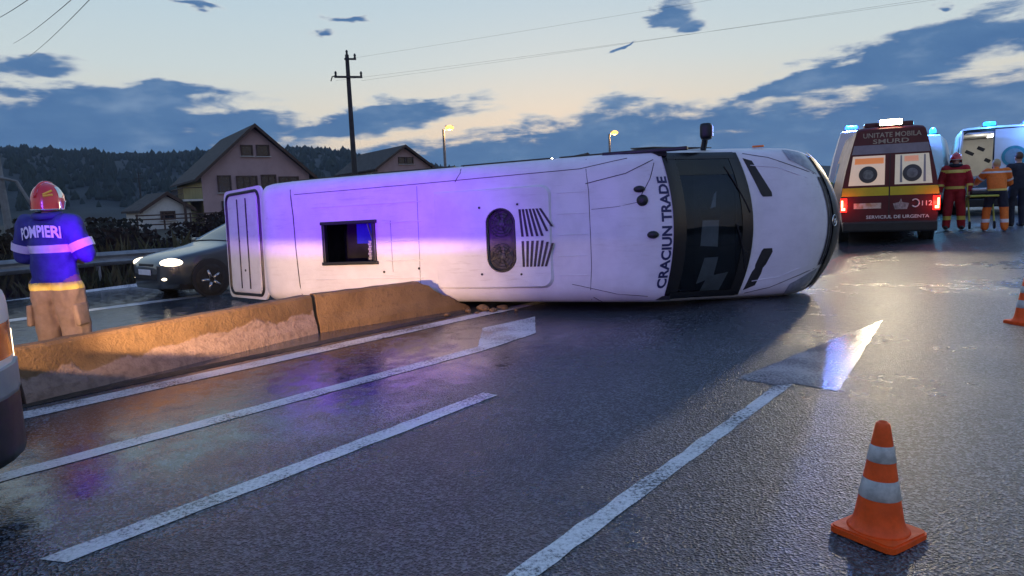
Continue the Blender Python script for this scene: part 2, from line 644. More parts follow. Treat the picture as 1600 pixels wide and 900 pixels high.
# ------------------------------------------------------------------ ground level: flat here, the road climbs a little beyond the wreck
RA = rad(39.94)
DS = Vector((math.sin(RA), math.cos(RA), 0))      # along the road
DT = Vector((math.cos(RA), -math.sin(RA), 0))     # to the right of it


def gs(s):
    u = min(1.0, max(0.0, (s - 12.0) / 14.0))
    return 0.6 * u * u * (3 - 2 * u)


def gz(x, y):
    return gs(DS.x * x + DS.y * y)


def st(s, t, z=0.0):
    v = DS * s + DT * t
    return Vector((v.x, v.y, z + gs(s)))

# ------------------------------------------------------------------ ground, road, markings
def asphalt_mat():
    m = bpy.data.materials.new('wet_asphalt')
    m.use_nodes = True
    nt = m.node_tree
    b = nt.nodes['Principled BSDF']
    co = nd(nt, 'ShaderNodeTexCoord').outputs['Object']

    def nz(scale, det=4, ro=0.6):
        n = nd(nt, 'ShaderNodeTexNoise')
        n.inputs['Scale'].default_value = scale
        n.inputs['Detail'].default_value = det
        n.inputs['Roughness'].default_value = ro
        nt.links.new(co, n.inputs['Vector'])
        return n.outputs[0]
    big = nz(0.45, 5)
    mid = nz(5, 5)
    fine = nz(70, 3, 0.7)
    vo = nd(nt, 'ShaderNodeTexVoronoi')
    vo.inputs['Scale'].default_value = 78
    nt.links.new(co, vo.inputs['Vector'])
    vc = nd(nt, 'ShaderNodeSeparateColor')
    nt.links.new(vo.outputs['Color'], vc.inputs[0])
    cell = mth(nt, 'ADD', mth(nt, 'MULTIPLY', vc.outputs[0], 0.6), mth(nt, 'MULTIPLY', fine, 0.5))
    stone = ramp(nt, cell, [(0.30, (0.006, 0.007, 0.010)), (0.56, (0.026, 0.032, 0.042)), (0.78, (0.18, 0.20, 0.235))])
    colr = mixc(nt, mth(nt, 'MULTIPLY', maprange(nt, big, 0.35, 0.65), 0.45), stone, (0.020, 0.024, 0.030))
    nt.links.new(colr, b.inputs['Base Color'])
    wet = maprange(nt, mth(nt, 'ADD', mth(nt, 'MULTIPLY', big, 0.75), mth(nt, 'MULTIPLY', mid, 0.25)), 0.42, 0.66)
    wet = mth(nt, 'MULTIPLY', wet, 0.55)
    # water film gathers towards the median, where the lane drains
    sp = nd(nt, 'ShaderNodeSeparateXYZ')
    nt.links.new(co, sp.inputs[0])
    tt = mth(nt, 'ADD', mth(nt, 'MULTIPLY', sp.outputs[0], DT.x), mth(nt, 'MULTIPLY', sp.outputs[1], DT.y))
    tt = mth(nt, 'ADD', tt, mth(nt, 'MULTIPLY', mth(nt, 'SUBTRACT', big, 0.5), 3.0))
    film = maprange(nt, tt, -4.6, -2.4, 1.0, 0.0)
    wet = mth(nt, 'MAXIMUM', wet, mth(nt, 'MULTIPLY', film, mth(nt, 'MULTIPLY_ADD', mid, 0.7, 0.60), clamp=True))
    nt.links.new(mth(nt, 'MULTIPLY_ADD', wet, -0.27, 0.38), b.inputs['Roughness'])
    b.inputs['Specular IOR Level'].default_value = 0.75
    b.inputs['Coat Weight'].default_value = 0.0
    h = mth(nt, 'ADD', mth(nt, 'MULTIPLY', fine, 0.6), mth(nt, 'MULTIPLY', vo.outputs['Distance'], 0.7))
    bp = nd(nt, 'ShaderNodeBump')
    bp.inputs['Distance'].default_value = 0.016
    nt.links.new(mth(nt, 'MULTIPLY_ADD', wet, -0.95, 1.0, clamp=True), bp.inputs['Strength'])
    nt.links.new(h, bp.inputs['Height'])
    nt.links.new(bp.outputs[0], b.inputs['Normal'])
    return m


def marking_mat(k=1.0, lo=0.40, hi=0.60):
    m = bpy.data.materials.new('worn_road_paint')
    m.use_nodes = True
    nt = m.node_tree
    b = nt.nodes['Principled BSDF']
    co = nd(nt, 'ShaderNodeTexCoord').outputs['Object']
    n = nd(nt, 'ShaderNodeTexNoise')
    n.inputs['Scale'].default_value = 45
    n.inputs['Detail'].default_value = 6
    n.inputs['Roughness'].default_value = 0.75
    nt.links.new(co, n.inputs['Vector'])
    n2 = nd(nt, 'ShaderNodeTexNoise')
    n2.inputs['Scale'].default_value = 2.2
    n2.inputs['Detail'].default_value = 6
    nt.links.new(co, n2.inputs['Vector'])
    f = maprange(nt, mth(nt, 'ADD', mth(nt, 'MULTIPLY', n.outputs[0], 0.6), mth(nt, 'MULTIPLY', n2.outputs[0], 0.4)), lo, hi)
    nt.links.new(ramp(nt, f, [(0.0, (0.08, 0.085, 0.09)), (0.12, (0.36 * k, 0.36 * k, 0.37 * k)), (0.5, (0.62 * k, 0.62 * k, 0.62 * k)), (1.0, (0.74 * k, 0.74 * k, 0.74 * k))]), b.inputs['Base Color'])
    nt.links.new(mth(nt, 'MULTIPLY_ADD', f, 0.10, 0.15), b.inputs['Roughness'])
    bp = nd(nt, 'ShaderNodeBump')
    bp.inputs['Strength'].default_value = 0.30
    bp.inputs['Distance'].default_value = 0.006
    nt.links.new(n.outputs[0], bp.inputs['Height'])
    nt.links.new(bp.outputs[0], b.inputs['Normal'])
    return m


M_ASPHALT = asphalt_mat()
M_MARK = marking_mat()
M_MARKOLD = marking_mat(0.5, 0.42, 0.66)
M_GROUND = mat('rough_ground', (0.045, 0.038, 0.022), 0.95, var=0.5, vscale=0.6, bump=0.8, bscale=6)

S_LINES = [-1200, -400, -120, -60, -30, -15, 0, 8] + list(range(12, 27)) + [32, 50, 90, 160, 300, 600, 1230]
bm = BM()
gridmesh(bm, [[st(s, t, -0.03) for t in (-1230, -900, -400, -150, -60, -30, -17, 0, 12, 40, 150, 900, 1230)] for s in S_LINES])
bmesh.ops.recalc_face_normals(bm, faces=bm.faces[:])
tag(obj('ground', bm, M_GROUND), 'dark rough ground stretching away to the hills', None, kind='structure')
bm = BM()
gridmesh(bm, [[st(s, t, 0.0) for t in (-16.6, -12, -7, -2, 3, 11)] for s in [x for x in S_LINES if -61 < x < 400]])
bmesh.ops.recalc_face_normals(bm, faces=bm.faces[:])
tag(obj('road', bm, M_ASPHALT), 'wet dark asphalt of the dual carriageway', None, kind='structure')


def marking(name, polys, m=None):
    bm = BM()
    for poly in polys:
        # jittered outline, so that the paint has no ruler edge
        pts = []
        n = len(poly)
        for i in range(n):
            a, b = Vector(poly[i]), Vector(poly[(i + 1) % n])
            k = max(1, int((b - a).length / 0.12))
            for j in range(k):
                p = a.lerp(b, j / k)
                q = noise.noise((p.x * 7, p.y * 7, 3)) * 0.010
                pts.append((p.x + q, p.y - q))
        vs_ = [bm.verts.new((x, y, gz(x, y) + 0.004)) for x, y in pts]
        bm.faces.new(vs_)
    bmesh.ops.recalc_face_normals(bm, faces=bm.faces[:])
    for f in bm.faces:
        if f.normal.z < 0:
            f.normal_flip()
    o = obj(name, bm, m or M_MARK)
    o['kind'] = 'structure'
    return o


def sline(t0, t1, s0, s1):
    out = []
    for s, t in ((s0, t0), (s1, t0), (s1, t1), (s0, t1)):
        v = st(s, t)
        out.append((v.x, v.y))
    return out


marking('arrow_marking', [[(-0.81, 1.72), (2.027, 5.255), (2.181, 5.289), (-0.60, 1.80)]])
marking('arrow_head_marking', [[(2.034, 5.268), (1.80, 5.509), (4.234, 7.794), (2.412, 5.032), (2.184, 5.297)]], M_MARKOLD)
marking('lane_dash_marking', [[(-2.16, 2.93), (-2.012, 2.891), (-0.145, 5.299), (-0.264, 5.391)]])
marking('arrow_marking', [[(-4.95, 1.92), (-4.85, 1.80), (-0.341, 6.96), (0.251, 7.825), (0.288, 8.987), (-0.378, 8.293), (-0.385, 7.20), (-3.13, 4.015)]])
marking('edge_line_marking', [sline(-6.46, -6.22, -6, 7.1), sline(-6.40, -6.20, 7.1, 22)])
marking('lane_dash_marking', [sline(-12.95, -12.6, -3, 8)])
marking('lane_dash_marking', [sline(-12.95, -12.6, 14, 22)])
marking('edge_line_marking', [sline(-16.2, -16.0, -10, 60)])
# tarred joint beside the barrier and a repair strip
bm = BM()
for (t0, t1, s0, s1) in ((-6.78, -6.60, -6, 7.0),):
    a = [bm.verts.new((*p, 0.004)) for p in sline(t0, t1, s0, s1)]
    bm.faces.new(a)
bmesh.ops.recalc_face_normals(bm, faces=bm.faces[:])
o = obj('gutter_strip', bm, mat('grit_and_mud', (0.05, 0.036, 0.024), 0.7, var=0.6, vscale=9, bump=0.8, bscale=50))
o['kind'] = 'structure'


# ------------------------------------------------------------------ concrete median barrier
def barrier_mat(patch):
    m = bpy.data.materials.new('barrier_concrete_patched' if patch else 'barrier_concrete')
    m.use_nodes = True
    nt = m.node_tree
    b = nt.nodes['Principled BSDF']
    co = nd(nt, 'ShaderNodeTexCoord').outputs['Object']
    sp = nd(nt, 'ShaderNodeSeparateXYZ')
    nt.links.new(co, sp.inputs[0])

    def nz(sc, det=6):
        n = nd(nt, 'ShaderNodeTexNoise')
        n.inputs['Scale'].default_value = sc
        n.inputs['Detail'].default_value = det
        nt.links.new(co, n.inputs['Vector'])
        return n.outputs[0]
    f1, f2, f3 = nz(2.2), nz(16), nz(3.2, 8)
    c = mixc(nt, maprange(nt, f1, 0.35, 0.65), (0.15, 0.085, 0.036), (0.21, 0.125, 0.058))
    c = mixc(nt, maprange(nt, f2, 0.52, 0.75), c, (0.13, 0.08, 0.04))
    if patch:   # pale render left on the lower half, its upper edge ragged
        hgt = mth(nt, 'ADD', sp.outputs[2], mth(nt, 'MULTIPLY', mth(nt, 'SUBTRACT', f3, 0.5), 0.32))
        hgt = mth(nt, 'ADD', hgt, mth(nt, 'MULTIPLY', mth(nt, 'SUBTRACT', f2, 0.5), 0.05))
        edge_ = mth(nt, 'MULTIPLY_ADD', sp.outputs[0], 0.02, 0.20)
        k = maprange(nt, mth(nt, 'SUBTRACT', hgt, edge_), -0.012, 0.02, 1.0, 0.0)
        c = mixc(nt, k, c, mixc(nt, maprange(nt, f2, 0.4, 0.7), (0.30, 0.21, 0.175), (0.21, 0.14, 0.115)))
    nt.links.new(c, b.inputs['Base Color'])
    b.inputs['Roughness'].default_value = 0.75
    bp = nd(nt, 'ShaderNodeBump')
    bp.inputs['Strength'].default_value = 0.5
    bp.inputs['Distance'].default_value = 0.02
    hh = mth(nt, 'ADD', nz(45), mth(nt, 'MULTIPLY', f2, 1.2))
    if patch:
        hh = mth(nt, 'ADD', hh, k)
    nt.links.new(hh, bp.inputs['Height'])
    nt.links.new(bp.outputs[0], b.inputs['Normal'])
    return m


M_BARP, M_BAR = barrier_mat(True), barrier_mat(False)


def barrier(p0, p1, label, m, ragged=False, h=0.47, left_of=True):
    """low concrete barrier unit whose visible foot runs p0 -> p1; the body lies to the left of it"""
    p0, p1 = Vector((*p0, 0)), Vector((*p1, 0))
    d = p1 - p0
    L = d.length
    ang = math.atan2(d.y, d.x)
    n = max(8, int(L / 0.08))
    prof = [(0.0, 0.0), (0.012, 0.09), (0.05, 0.2), (0.075, h - 0.03), (0.10, h), (0.24, h), (0.27, h - 0.03), (0.30, 0.2), (0.35, 0.0)]
    G = []
    for i in range(n + 1):
        x = 0.008 + (L - 0.016) * i / n
        row = []
        for (y, z) in prof:
            zz = z
            if ragged and x > L * 0.65:     # broken end
                u = (x - L * 0.65) / (L * 0.35)
                lim = h * (1 - u * 0.95) + 0.07 * noise.noise((x * 9, y * 8, 1.3)) * (1 - u)
                zz = min(z, max(0.02 * (z > 0), lim))
            jit = 0.006 * noise.noise((x * 5, y * 9, z * 9 + ang))
            row.append((x, y + jit, zz + (jit if z > 0 else 0)))
        G.append(row)
    bm = BM()
    V = gridmesh(bm, G)
    bm.faces.new(V[0])
    bm.faces.new(list(reversed(V[-1])))
    bmesh.ops.recalc_face_normals(bm, faces=bm.faces[:])
    o = obj('concrete_barrier', bm, m)
    o.location = (p0.x, p0.y, gz(p0.x, p0.y))
    o.rotation_euler = (0, 0, ang)
    return tag(o, label, 'barrier', 'low concrete barriers along the median')


barrier((-4.076, 5.60), (-2.405, 8.42), 'nearest concrete barrier unit, pale ragged render on its lower half', M_BARP)
barrier((-5.72, 2.84), (-4.086, 5.585), 'concrete barrier unit cut by the left edge beside the white van', M_BARP)
barrier((-2.39, 8.44), (-0.62, 9.96), 'plain brown concrete barrier unit broken off against the overturned minibus', M_BAR, ragged=True)
q0, q1 = st(10.6, -6.9), st(16.0, -6.9)
barrier((q0.x, q0.y), (q1.x, q1.y), 'concrete barrier unit standing behind the overturned minibus', M_BAR)

# rubble knocked off the barrier
for k, (x, y, sz) in enumerate([(-0.42, 9.72, 0.075), (-0.28, 9.55, 0.05), (-0.62, 9.62, 0.045), (-0.15, 9.70, 0.06), (-0.9, 9.32, 0.04), (0.05, 9.52, 0.035), (-0.5, 9.45, 0.03)]):
    bm = BM()
    bmesh.ops.create_icosphere(bm, subdivisions=2, radius=sz)
    for v in bm.verts:
        f = 1 + 0.45 * noise.noise(v.co * 14 + Vector((k * 3.1, 0, 0)))
        v.co = Vector((v.co.x * f * 1.3, v.co.y * f, max(-sz * 0.5, v.co.z * f * 0.7)))
    o = obj('concrete_chunk', bm, M_BAR, loc=(x, y, sz * 0.48), rot=(0, 0, k))
    tag(o, 'small chunk of broken concrete on the road below the minibus roof', 'rubble', 'rubble by the broken barrier')

# ------------------------------------------------------------------ guard rail on the far side
grl = thing('guard_rail', 'galvanised steel guard rail along the far road edge', 'guard rail', st(0, -17.1), 0)
wprof = [(0.0, -0.155), (0.035, -0.12), (0.06, -0.075), (0.02, -0.02), (0.02, 0.02), (0.06, 0.075), (0.035, 0.12), (0.0, 0.155)]
o0 = grl.location
for (s0, s1) in ((-14, -2), (-2, 10), (10, 22), (22, 34), (34, 46), (46, 58)):
    bm = BM()
    G = []
    for s in [s0 + 0.01 + (s1 - s0 - 0.02) * i / 12 for i in range(13)]:
        G.append([st(s, -17.1 + 0.02 * math.sin(s * 0.7) + dx, 0.60 + 0.012 * math.sin(s * 1.3) + dz) - o0 for dx, dz in wprof])
    gridmesh(bm, G)
    r = bmesh.ops.solidify(bm, geom=bm.faces[:], thickness=0.006)
    obj('rail_beam', bm, M_GALV, grl, smooth=False)
for k in range(19):
    s = -13 + k * 3.8
    bm = BM()
    box(bm, st(s, -17.22, 0.36) - o0, (0.10, 0.06, 0.75), Matrix.Rotation(-RA, 3, 'Z'))
    obj('post', bm, M_GALV, grl)

# ------------------------------------------------------------------ verge grass and scrub
def leaf_cloud(name, label, cat, m, gen_pts, size, parent=None, kind='stuff', tall=1.0, lean=0.6):
    vs_, fs = [], []
    for (p, k) in gen_pts:
        a = random.uniform(0, math.tau)
        d = Vector((math.cos(a), math.sin(a), 0))
        up = Vector((random.uniform(-lean, lean), random.uniform(-lean, lean), 1)).normalized()
        s_ = size * k * random.uniform(0.6, 1.4)
        i = len(vs_)
        if tall > 2:
            vs_ += [p - d * s_ * 0.12, p + d * s_ * 0.12, p + up * s_ * tall * 0.3]
            fs.append((i, i + 1, i + 2))
        else:
            vs_ += [p - d * s_ * 0.5, p + up * s_ * 0.35 * tall, p + d * s_ * 0.5, p - up * s_ * 0.5 * tall]
            fs.append((i, i + 1, i + 2, i + 3))
    me = bpy.data.meshes.new(name)
    me.from_pydata([tuple(v) for v in vs_], [], fs)
    o = new_obj(name, me, m, parent)
    if label:
        tag(o, label, cat)
    if kind:
        o['kind'] = kind
    return o


M_GRASS = mat('dry_verge_grass', (0.10, 0.075, 0.03), 0.9, var=0.6, vscale=1.2, col2=(0.035, 0.045, 0.015))
M_SCRUB = mat('dark_scrub_leaves', (0.013, 0.018, 0.010), 0.9, vscale=0.5, col2=(0.035, 0.020, 0.012), var=0.1)
pts = []
for _ in range(16000):
    s, t = random.uniform(-12, 45), -16.7 - abs(random.gauss(0, 1.9))
    pts.append((st(s, t, -0.03), random.uniform(0.6, 1.5) * (1.6 if t < -17.6 else 0.9)))
leaf_cloud('verge_grass', 'dry brownish grass growing along the guard rail', 'grass', M_GRASS, pts, 0.42, tall=3.2)
pts = []
for c in range(190):
    s, t = random.uniform(-8, 52), -19 - abs(random.gauss(0, 5.5))
    hgt = random.uniform(0.4, 1.15) * (1.0 + 0.06 * (-19 - t))
    wd = random.uniform(0.8, 2.0)
    for _ in range(330):
        a, rr = random.uniform(0, math.tau), math.sqrt(random.random())
        zz = random.random()
        w2 = wd * (1 - 0.6 * zz)
        pts.append((st(s, t, 0) + Vector((math.cos(a) * rr * w2, math.sin(a) * rr * w2, hgt * zz)), random.uniform(0.7, 1.4)))
leaf_cloud('scrub', 'dark scrub and weeds between guard rail and houses', 'scrub', M_SCRUB, pts, 0.15)

# ------------------------------------------------------------------ wooded hills
RIDGE = [(-80, 0.085), (-60, 0.09), (-45, 0.080), (-37, 0.080), (-35.7, 0.0795), (-30, 0.0735), (-27, 0.071), (-24, 0.0755), (-16, 0.078), (-12.5, 0.072),
         (-11, 0.062), (-7, 0.052), (0, 0.036), (12, 0.030), (25, 0.030), (40, 0.035), (60, 0.04), (80, 0.05)]
M_HILL = mat('wooded_hill', (0.012, 0.020, 0.022), 0.95, var=0.4, vscale=0.02, bump=0.3, bscale=0.1)
M_FOREST = mat('dark_forest', (0.012, 0.022, 0.020), 0.95, col2=(0.020, 0.030, 0.020), vscale=0.03)


def hill_z(azd, r):
    e = interp(RIDGE, azd) + 0.0022 * noise.noise((azd * 0.9, 1.0, 0)) + 0.0012 * noise.noise((azd * 3.1, 5, 0))
    top = e * 1000
    u = (r - 320) / 680
    u = min(1.0, max(0.0, u))
    z = top * (u * u * (3 - 2 * u)) ** 0.85
    z += 6 * noise.noise((azd * 0.35, r * 0.006, 2)) * u * (1 - u) * 4
    return z if r <= 1000 else top - (r - 1000) * 0.05


bm = BM()
G = []
for i in range(0, 161):
    a = -80 + i
    row = []
    for r in (320, 380, 450, 540, 640, 750, 860, 940, 1000, 1100, 1400):
        row.append((math.sin(rad(a)) * r, math.cos(rad(a)) * r, hill_z(a, r) - (1.0 if r == 320 else 0)))
    G.append(row)
gridmesh(bm, G)
bmesh.ops.recalc_face_normals(bm, faces=bm.faces[:])
tag(obj('hills', bm, M_HILL, smooth=True), 'dark wooded ridge behind the houses', None, kind='structure')
vs_, fs = [], []
for k in range(9000):
    a = random.uniform(-46, 2)
    r = random.choice((random.uniform(900, 1010), random.uniform(420, 1010), random.uniform(960, 1005)))
    z = hill_z(a, r)
    h = random.uniform(3.5, 8) * (1.4 if random.random() < 0.10 else 1)
    w = h * random.uniform(0.22, 0.5)
    x, y = math.sin(rad(a)) * r, math.cos(rad(a)) * r
    i0 = len(vs_)
    n = 6
    a0 = random.random() * 6
    for lv, (hz, ww) in enumerate(((0, 0.8), (0.35, 1.0), (0.7, 0.65))):
        for j in range(n):
            q = a0 + j * math.tau / n
            k_ = ww * w * random.uniform(0.75, 1.2)
            vs_.append((x + math.cos(q) * k_, y + math.sin(q) * k_, z + h * (hz + random.uniform(-.05, .05)) - 1))
    vs_.append((x, y, z + h))
    for lv in range(2):
        for j in range(n):
            fs.append((i0 + lv * n + j, i0 + lv * n + (j + 1) % n, i0 + (lv + 1) * n + (j + 1) % n, i0 + (lv + 1) * n + j))
    for j in range(n):
        fs.append((i0 + 2 * n + j, i0 + 2 * n + (j + 1) % n, i0 + 3 * n))
me = bpy.data.meshes.new('forest')
me.from_pydata(vs_, [], fs)
tag(new_obj('forest', me, M_FOREST), 'far-off dark wood covering the ridge', 'forest', kind='stuff')


# ------------------------------------------------------------------ houses
def house(name, label, corner, ang, w, l, eave, apex, base, wins, front_m, side_m, over=0.55, balcony=False, group=None):
    """gable front along +x from the corner, the body running back along +y"""
    t = thing(name, label, 'house', (corner[0], corner[1], base), ang, group)
    e, a = eave - base, apex - base
    bm = BM()
    V = [bm.verts.new(p) for p in ((0, 0, 0), (w, 0, 0), (w, 0, e), (w / 2, 0, a - 0.15), (0, 0, e))]
    bm.faces.new(V)
    obj('gable_wall', bm, front_m, t)
    bm = BM()
    V2 = [bm.verts.new(p) for p in ((0, l, 0), (w, l, 0), (w, l, e), (w / 2, l, a - 0.15), (0, l, e))]
    bm.faces.new(list(reversed(V2)))
    obj('gable_wall', bm, front_m, t)
    for x in (0.0, w):
        bm = BM()
        q = [bm.verts.new(p) for p in ((x, 0, 0), (x, l, 0), (x, l, e), (x, 0, e))]
        bm.faces.new(q)
        obj('side_wall', bm, side_m, t)
    sl = (a - e) / (w / 2)
    rf = None
    for sgn in (0, 1):
        bm = BM()
        x0, x1 = (-over, w / 2) if sgn == 0 else (w + over, w / 2)
        z0, z1 = e - over * sl, a
        plate(bm, [(x0, -over, z0), (x1, -over, z1), (x1, l + over, z1), (x0, l + over, z0)], (0, 0, 1), 0.16)
        r_ = obj('roof', bm, M_ROOF, t)
        rf = rf or r_
        bm = BM()
        plate(bm, [(x0, -over - 0.03, z0 - 0.10), (x1, -over - 0.03, z1 - 0.10), (x1, -over - 0.03, z1 + 0.2), (x0, -over - 0.03, z0 + 0.2)], (0, -1, 0), 0.06)
        obj('bargeboard', bm, M_BROWNFRAME, t)
    for (x, z, ww, hh, nm) in wins:
        bm = BM()
        fr_ = 0.11
        for (cx, cz, sx_, sz_) in ((x, z + hh / 2, ww + 2 * fr_, fr_), (x, z - hh / 2, ww + 2 * fr_, fr_), (x - ww / 2 - fr_ / 2, z, fr_, hh), (x + ww / 2 + fr_ / 2, z, fr_, hh)):
            box(bm, (cx, -0.04, cz - base), (sx_, 0.14, sz_))
        for q in range(1, nm):
            box(bm, (x - ww / 2 + ww * q / nm, -0.03, z - base), (0.07, 0.10, hh))
        f_ = obj('window', bm, M_BROWNFRAME, t)
        bm = BM()
        box(bm, (x, -0.012, z - base), (ww, 0.02, hh))
        obj('pane', bm, M_WINDOW, f_)
        bm = BM()
        box(bm, (x, -0.09, z - base - hh / 2 - 0.09), (ww + 0.4, 0.22, 0.06))
        obj('sill', bm, M_LGREY, f_)
    if balcony:
        bm = BM()
        box(bm, (-0.75, 3.0, 2.15), (1.5, 6.2, 0.16))
        obj('balcony_slab', bm, M_LGREY, t)
        bm = BM()
        tube(bm, [(-1.45, 0.0, 3.15), (-1.45, 6.0, 3.15)], 0.035, 6)
        tube(bm, [(-1.45, 0.0, 2.7), (-1.45, 6.0, 2.7)], 0.025, 6)
        tube(bm, [(-1.45, 0.0, 3.15), (-0.02, 0.0, 3.15)], 0.035, 6)
        for q in range(13):
            tube(bm, [(-1.45, q * 0.5, 2.22), (-1.45, q * 0.5, 3.15)], 0.022, 5)
        obj('railing', bm, M_BROWNFRAME, t)
        for q in (0.1, 5.9):
            bm = BM()
            box(bm, (-1.4, q, 1.03), (0.18, 0.18, 2.08))
            obj('balcony_post', bm, M_BROWNFRAME, t)
        bm = BM()
        box(bm, (-0.05, 8.2, 1.3), (0.12, 1.0, 2.1))
        obj('door', bm, M_BROWNFRAME, t)
    return t


GA = math.atan2(0.55, 0.83)
house('house', 'pink gabled house with brown roof and ochre side wall on the left', (-24.9, 57.0), GA, 8.86, 12.7, 4.75, 8.75, 0.6,
      [(1.75, 4.0, 0.85, 1.3, 1), (3.55, 4.0, 1.5, 1.2, 3), (5.35, 4.0, 1.05, 1.35, 2), (7.05, 4.0, 1.5, 1.0, 2), (3.75, 6.75, 0.75, 0.8, 1), (5.05, 6.75, 0.85, 0.85, 1),
       (2.0, 1.9, 1.0, 1.3, 2), (6.3, 1.9, 1.5, 1.3, 2)], M_PINKWALL, M_YELWALL, balcony=True)
house('house', 'small gabled house showing over the minibus beside the utility pole', (-14.8, 80.0), GA, 6.8, 12.5, 6.15, 8.5, 0.6,
      [(3.1, 6.9, 0.7, 0.7, 1), (4.1, 6.9, 0.7, 0.7, 1), (2.0, 4.6, 1.1, 1.2, 2), (4.8, 4.6, 1.1, 1.2, 2)], M_PINKWALL, M_LGREY)
house('shed', 'low shed with bluish roof left of the pink house', (-28.6, 54.5), GA + 0.15, 3.6, 5.0, 2.1, 3.3, 0.5,
      [(1.8, 1.6, 0.9, 0.6, 1)], M_LGREY, M_LGREY, over=0.3)
house('house', 'distant low house whose dark roof peeks over the minibus near the right street lamp', (6.2, 86.0), GA - 0.3, 7.5, 11, 4.2, 7.1, 0.6,
      [(2.4, 3.3, 1.0, 1.1, 2), (5.0, 3.3, 1.0, 1.1, 2)], M_LGREY, M_LGREY)
# garden fence in front of the pink house
fn = thing('garden_fence', 'dark rail fence in front of the pink house', 'fence', (-27.5, 51.5, 0.5), GA - 0.2)
for k in range(9):
    bm = BM()
    box(bm, (k * 1.8, 0, 0.6), (0.12, 0.12, 1.3))
    obj('post', bm, M_BROWNFRAME, fn)
for z in (0.45, 0.85, 1.15):
    bm = BM()
    box(bm, (7.2, -0.08, z), (14.6, 0.03, 0.10))
    obj('rail', bm, M_BROWNFRAME, fn)


# ------------------------------------------------------------------ poles, lamps, wires
def utility_pole(x, y, h, label, rz=0.0):
    t = thing('utility_pole', label, 'pole', (x, y, gz(x, y)), rz)
    bm = BM()
    tube(bm, [(0, 0, -0.3), (0, 0, h * 0.5), (0, 0, h)], [0.15, 0.12, 0.09], 10)
    obj('shaft', bm, M_WOODPOLE, t)
    bm = BM()
    box(bm, (0, -0.14, h - 1.05), (1.3, 0.08, 0.09))
    tube(bm, [(-0.6, -0.14, h - 1.0), (-0.75, -0.14, h - 1.05), (-0.82, -0.14, h - 1.25)], 0.03, 6)
    obj('crossarm', bm, M_WOODPOLE, t)
    bm = BM()
    box(bm, (0.14, -0.13, h - 0.22), (0.55, 0.07, 0.08))
    obj('crossarm', bm, M_WOODPOLE, t)
    for (ix, iz) in ((-0.58, h - 1.0), (0.6, h - 1.0), (0, h), (0.36, h - 0.18)):
        bm = BM()
        lathe(bm, [(0.03, 0), (0.06, 0.04), (0.04, 0.09), (0.065, 0.13), (0.03, 0.22)], 8, c=(ix, -0.1 if iz < h else 0, iz))
        obj('insulator', bm, M_BLACK, t)
    return t


utility_pole(-7.4, 34.0, 8.35, 'dark wooden utility pole rising behind the minibus', 0.25)
utility_pole(-41, 96, 8.0, 'thin distant utility pole left of the pink house', 0.5)
utility_pole(-62, 118, 8.5, 'far utility pole in the dark field above the firefighter helmet', 0.5)

ap = thing('braced_pole', 'pale concrete pole with slanting brace at the left edge', 'pole', (-18.2, 25.4, 0.0), rad(24))
bm = BM()
tube(bm, [(0.0, 0, -0.4), (-0.12, 0.1, 2.5), (-0.24, 0.2, 5.6)], [0.15, 0.12, 0.08], 8)
obj('shaft', bm, M_CONCRETE_POLE, ap)
bm = BM()
tube(bm, [(1.15, 0.0, 1.15), (0.35, 0, 3.0), (-0.15, 0, 3.15)], 0.06, 7)
tube(bm, [(1.15, 0.0, 1.15), (0.0, 0.0, 1.05)], 0.05, 7)
obj('brace', bm, M_CONCRETE_POLE, ap)
bm = BM()
tube(bm, [(-1.3, 0.1, 3.15), (-0.1, 0.1, 3.2)], 0.05, 7)
obj('crossarm', bm, M_CONCRETE_POLE, ap)
bm = BM()
tube(bm, [(-1.15, 0.2, -0.4), (-0.9, 0.2, 3.3)], [0.13, 0.08], 8)
obj('rear_leg', bm, M_CONCRETE_POLE, ap)
bm = BM()
box(bm, (-0.95, -0.12, 0.95), (0.42, 0.25, 0.55), bev=0.02)
obj('meter_box', bm, M_LGREY, ap)


def street_lamp(x, y, h, label, rz):
    t = thing('street_lamp', label, 'street lamp', (x, y, 0.6), rz, 'street lamps behind the minibus')
    bm = BM()
    tube(bm, [(0, 0, -0.2), (0, 0, h - 0.25)], [0.14, 0.09], 8)
    obj('post', bm, M_CONCRETE_POLE, t)
    bm = BM()
    tube(bm, [(0, 0, h - 0.6), (0.12, 0, h - 0.25), (0.32, 0, h - 0.1)], 0.04, 6)
    obj('arm', bm, M_GALV, t)
    bm = BM()
    box(bm, (0.45, 0, h - 0.03), (0.62, 0.24, 0.10), bev=0.03)
    hd = obj('lamp_head', bm, M_GREY, t)
    bm = BM()
    ellipsoid(bm, (0.48, 0, h - 0.14), (0.34, 0.26, 0.20))
    obj('lamp_bowl', bm, M_SODIUM, hd, smooth=True)
    ld = bpy.data.lights.new('street_lamp_light', 'POINT')
    ld.energy = 260
    ld.color = (1.0, 0.55, 0.2)
    ld.shadow_soft_size = 0.2
    lo = bpy.data.objects.new('street_lamp_light', ld)
    COL.objects.link(lo)
    lo.parent = t
    lo.location = (0.48, 0, h - 0.46)
    return t


street_lamp(-4.85, 55.0, 7.05, 'lit street lamp nearer the utility pole, above the minibus', 0.1)
street_lamp(9.4, 64.0, 7.0, 'lit street lamp right of the other one, above the minibus cab', 0.1)


def wire(p0, p1, sag, label, r=0.011):
    p0, p1 = Vector(p0), Vector(p1)
    bm = BM()
    tube(bm, [p0.lerp(p1, k / 20) - Vector((0, 0, sag * 4 * (k / 20) * (1 - k / 20))) for k in range(21)], r, 5)
    return tag(obj('power_line', bm, M_BLACK), label, 'wire', 'overhead power lines')


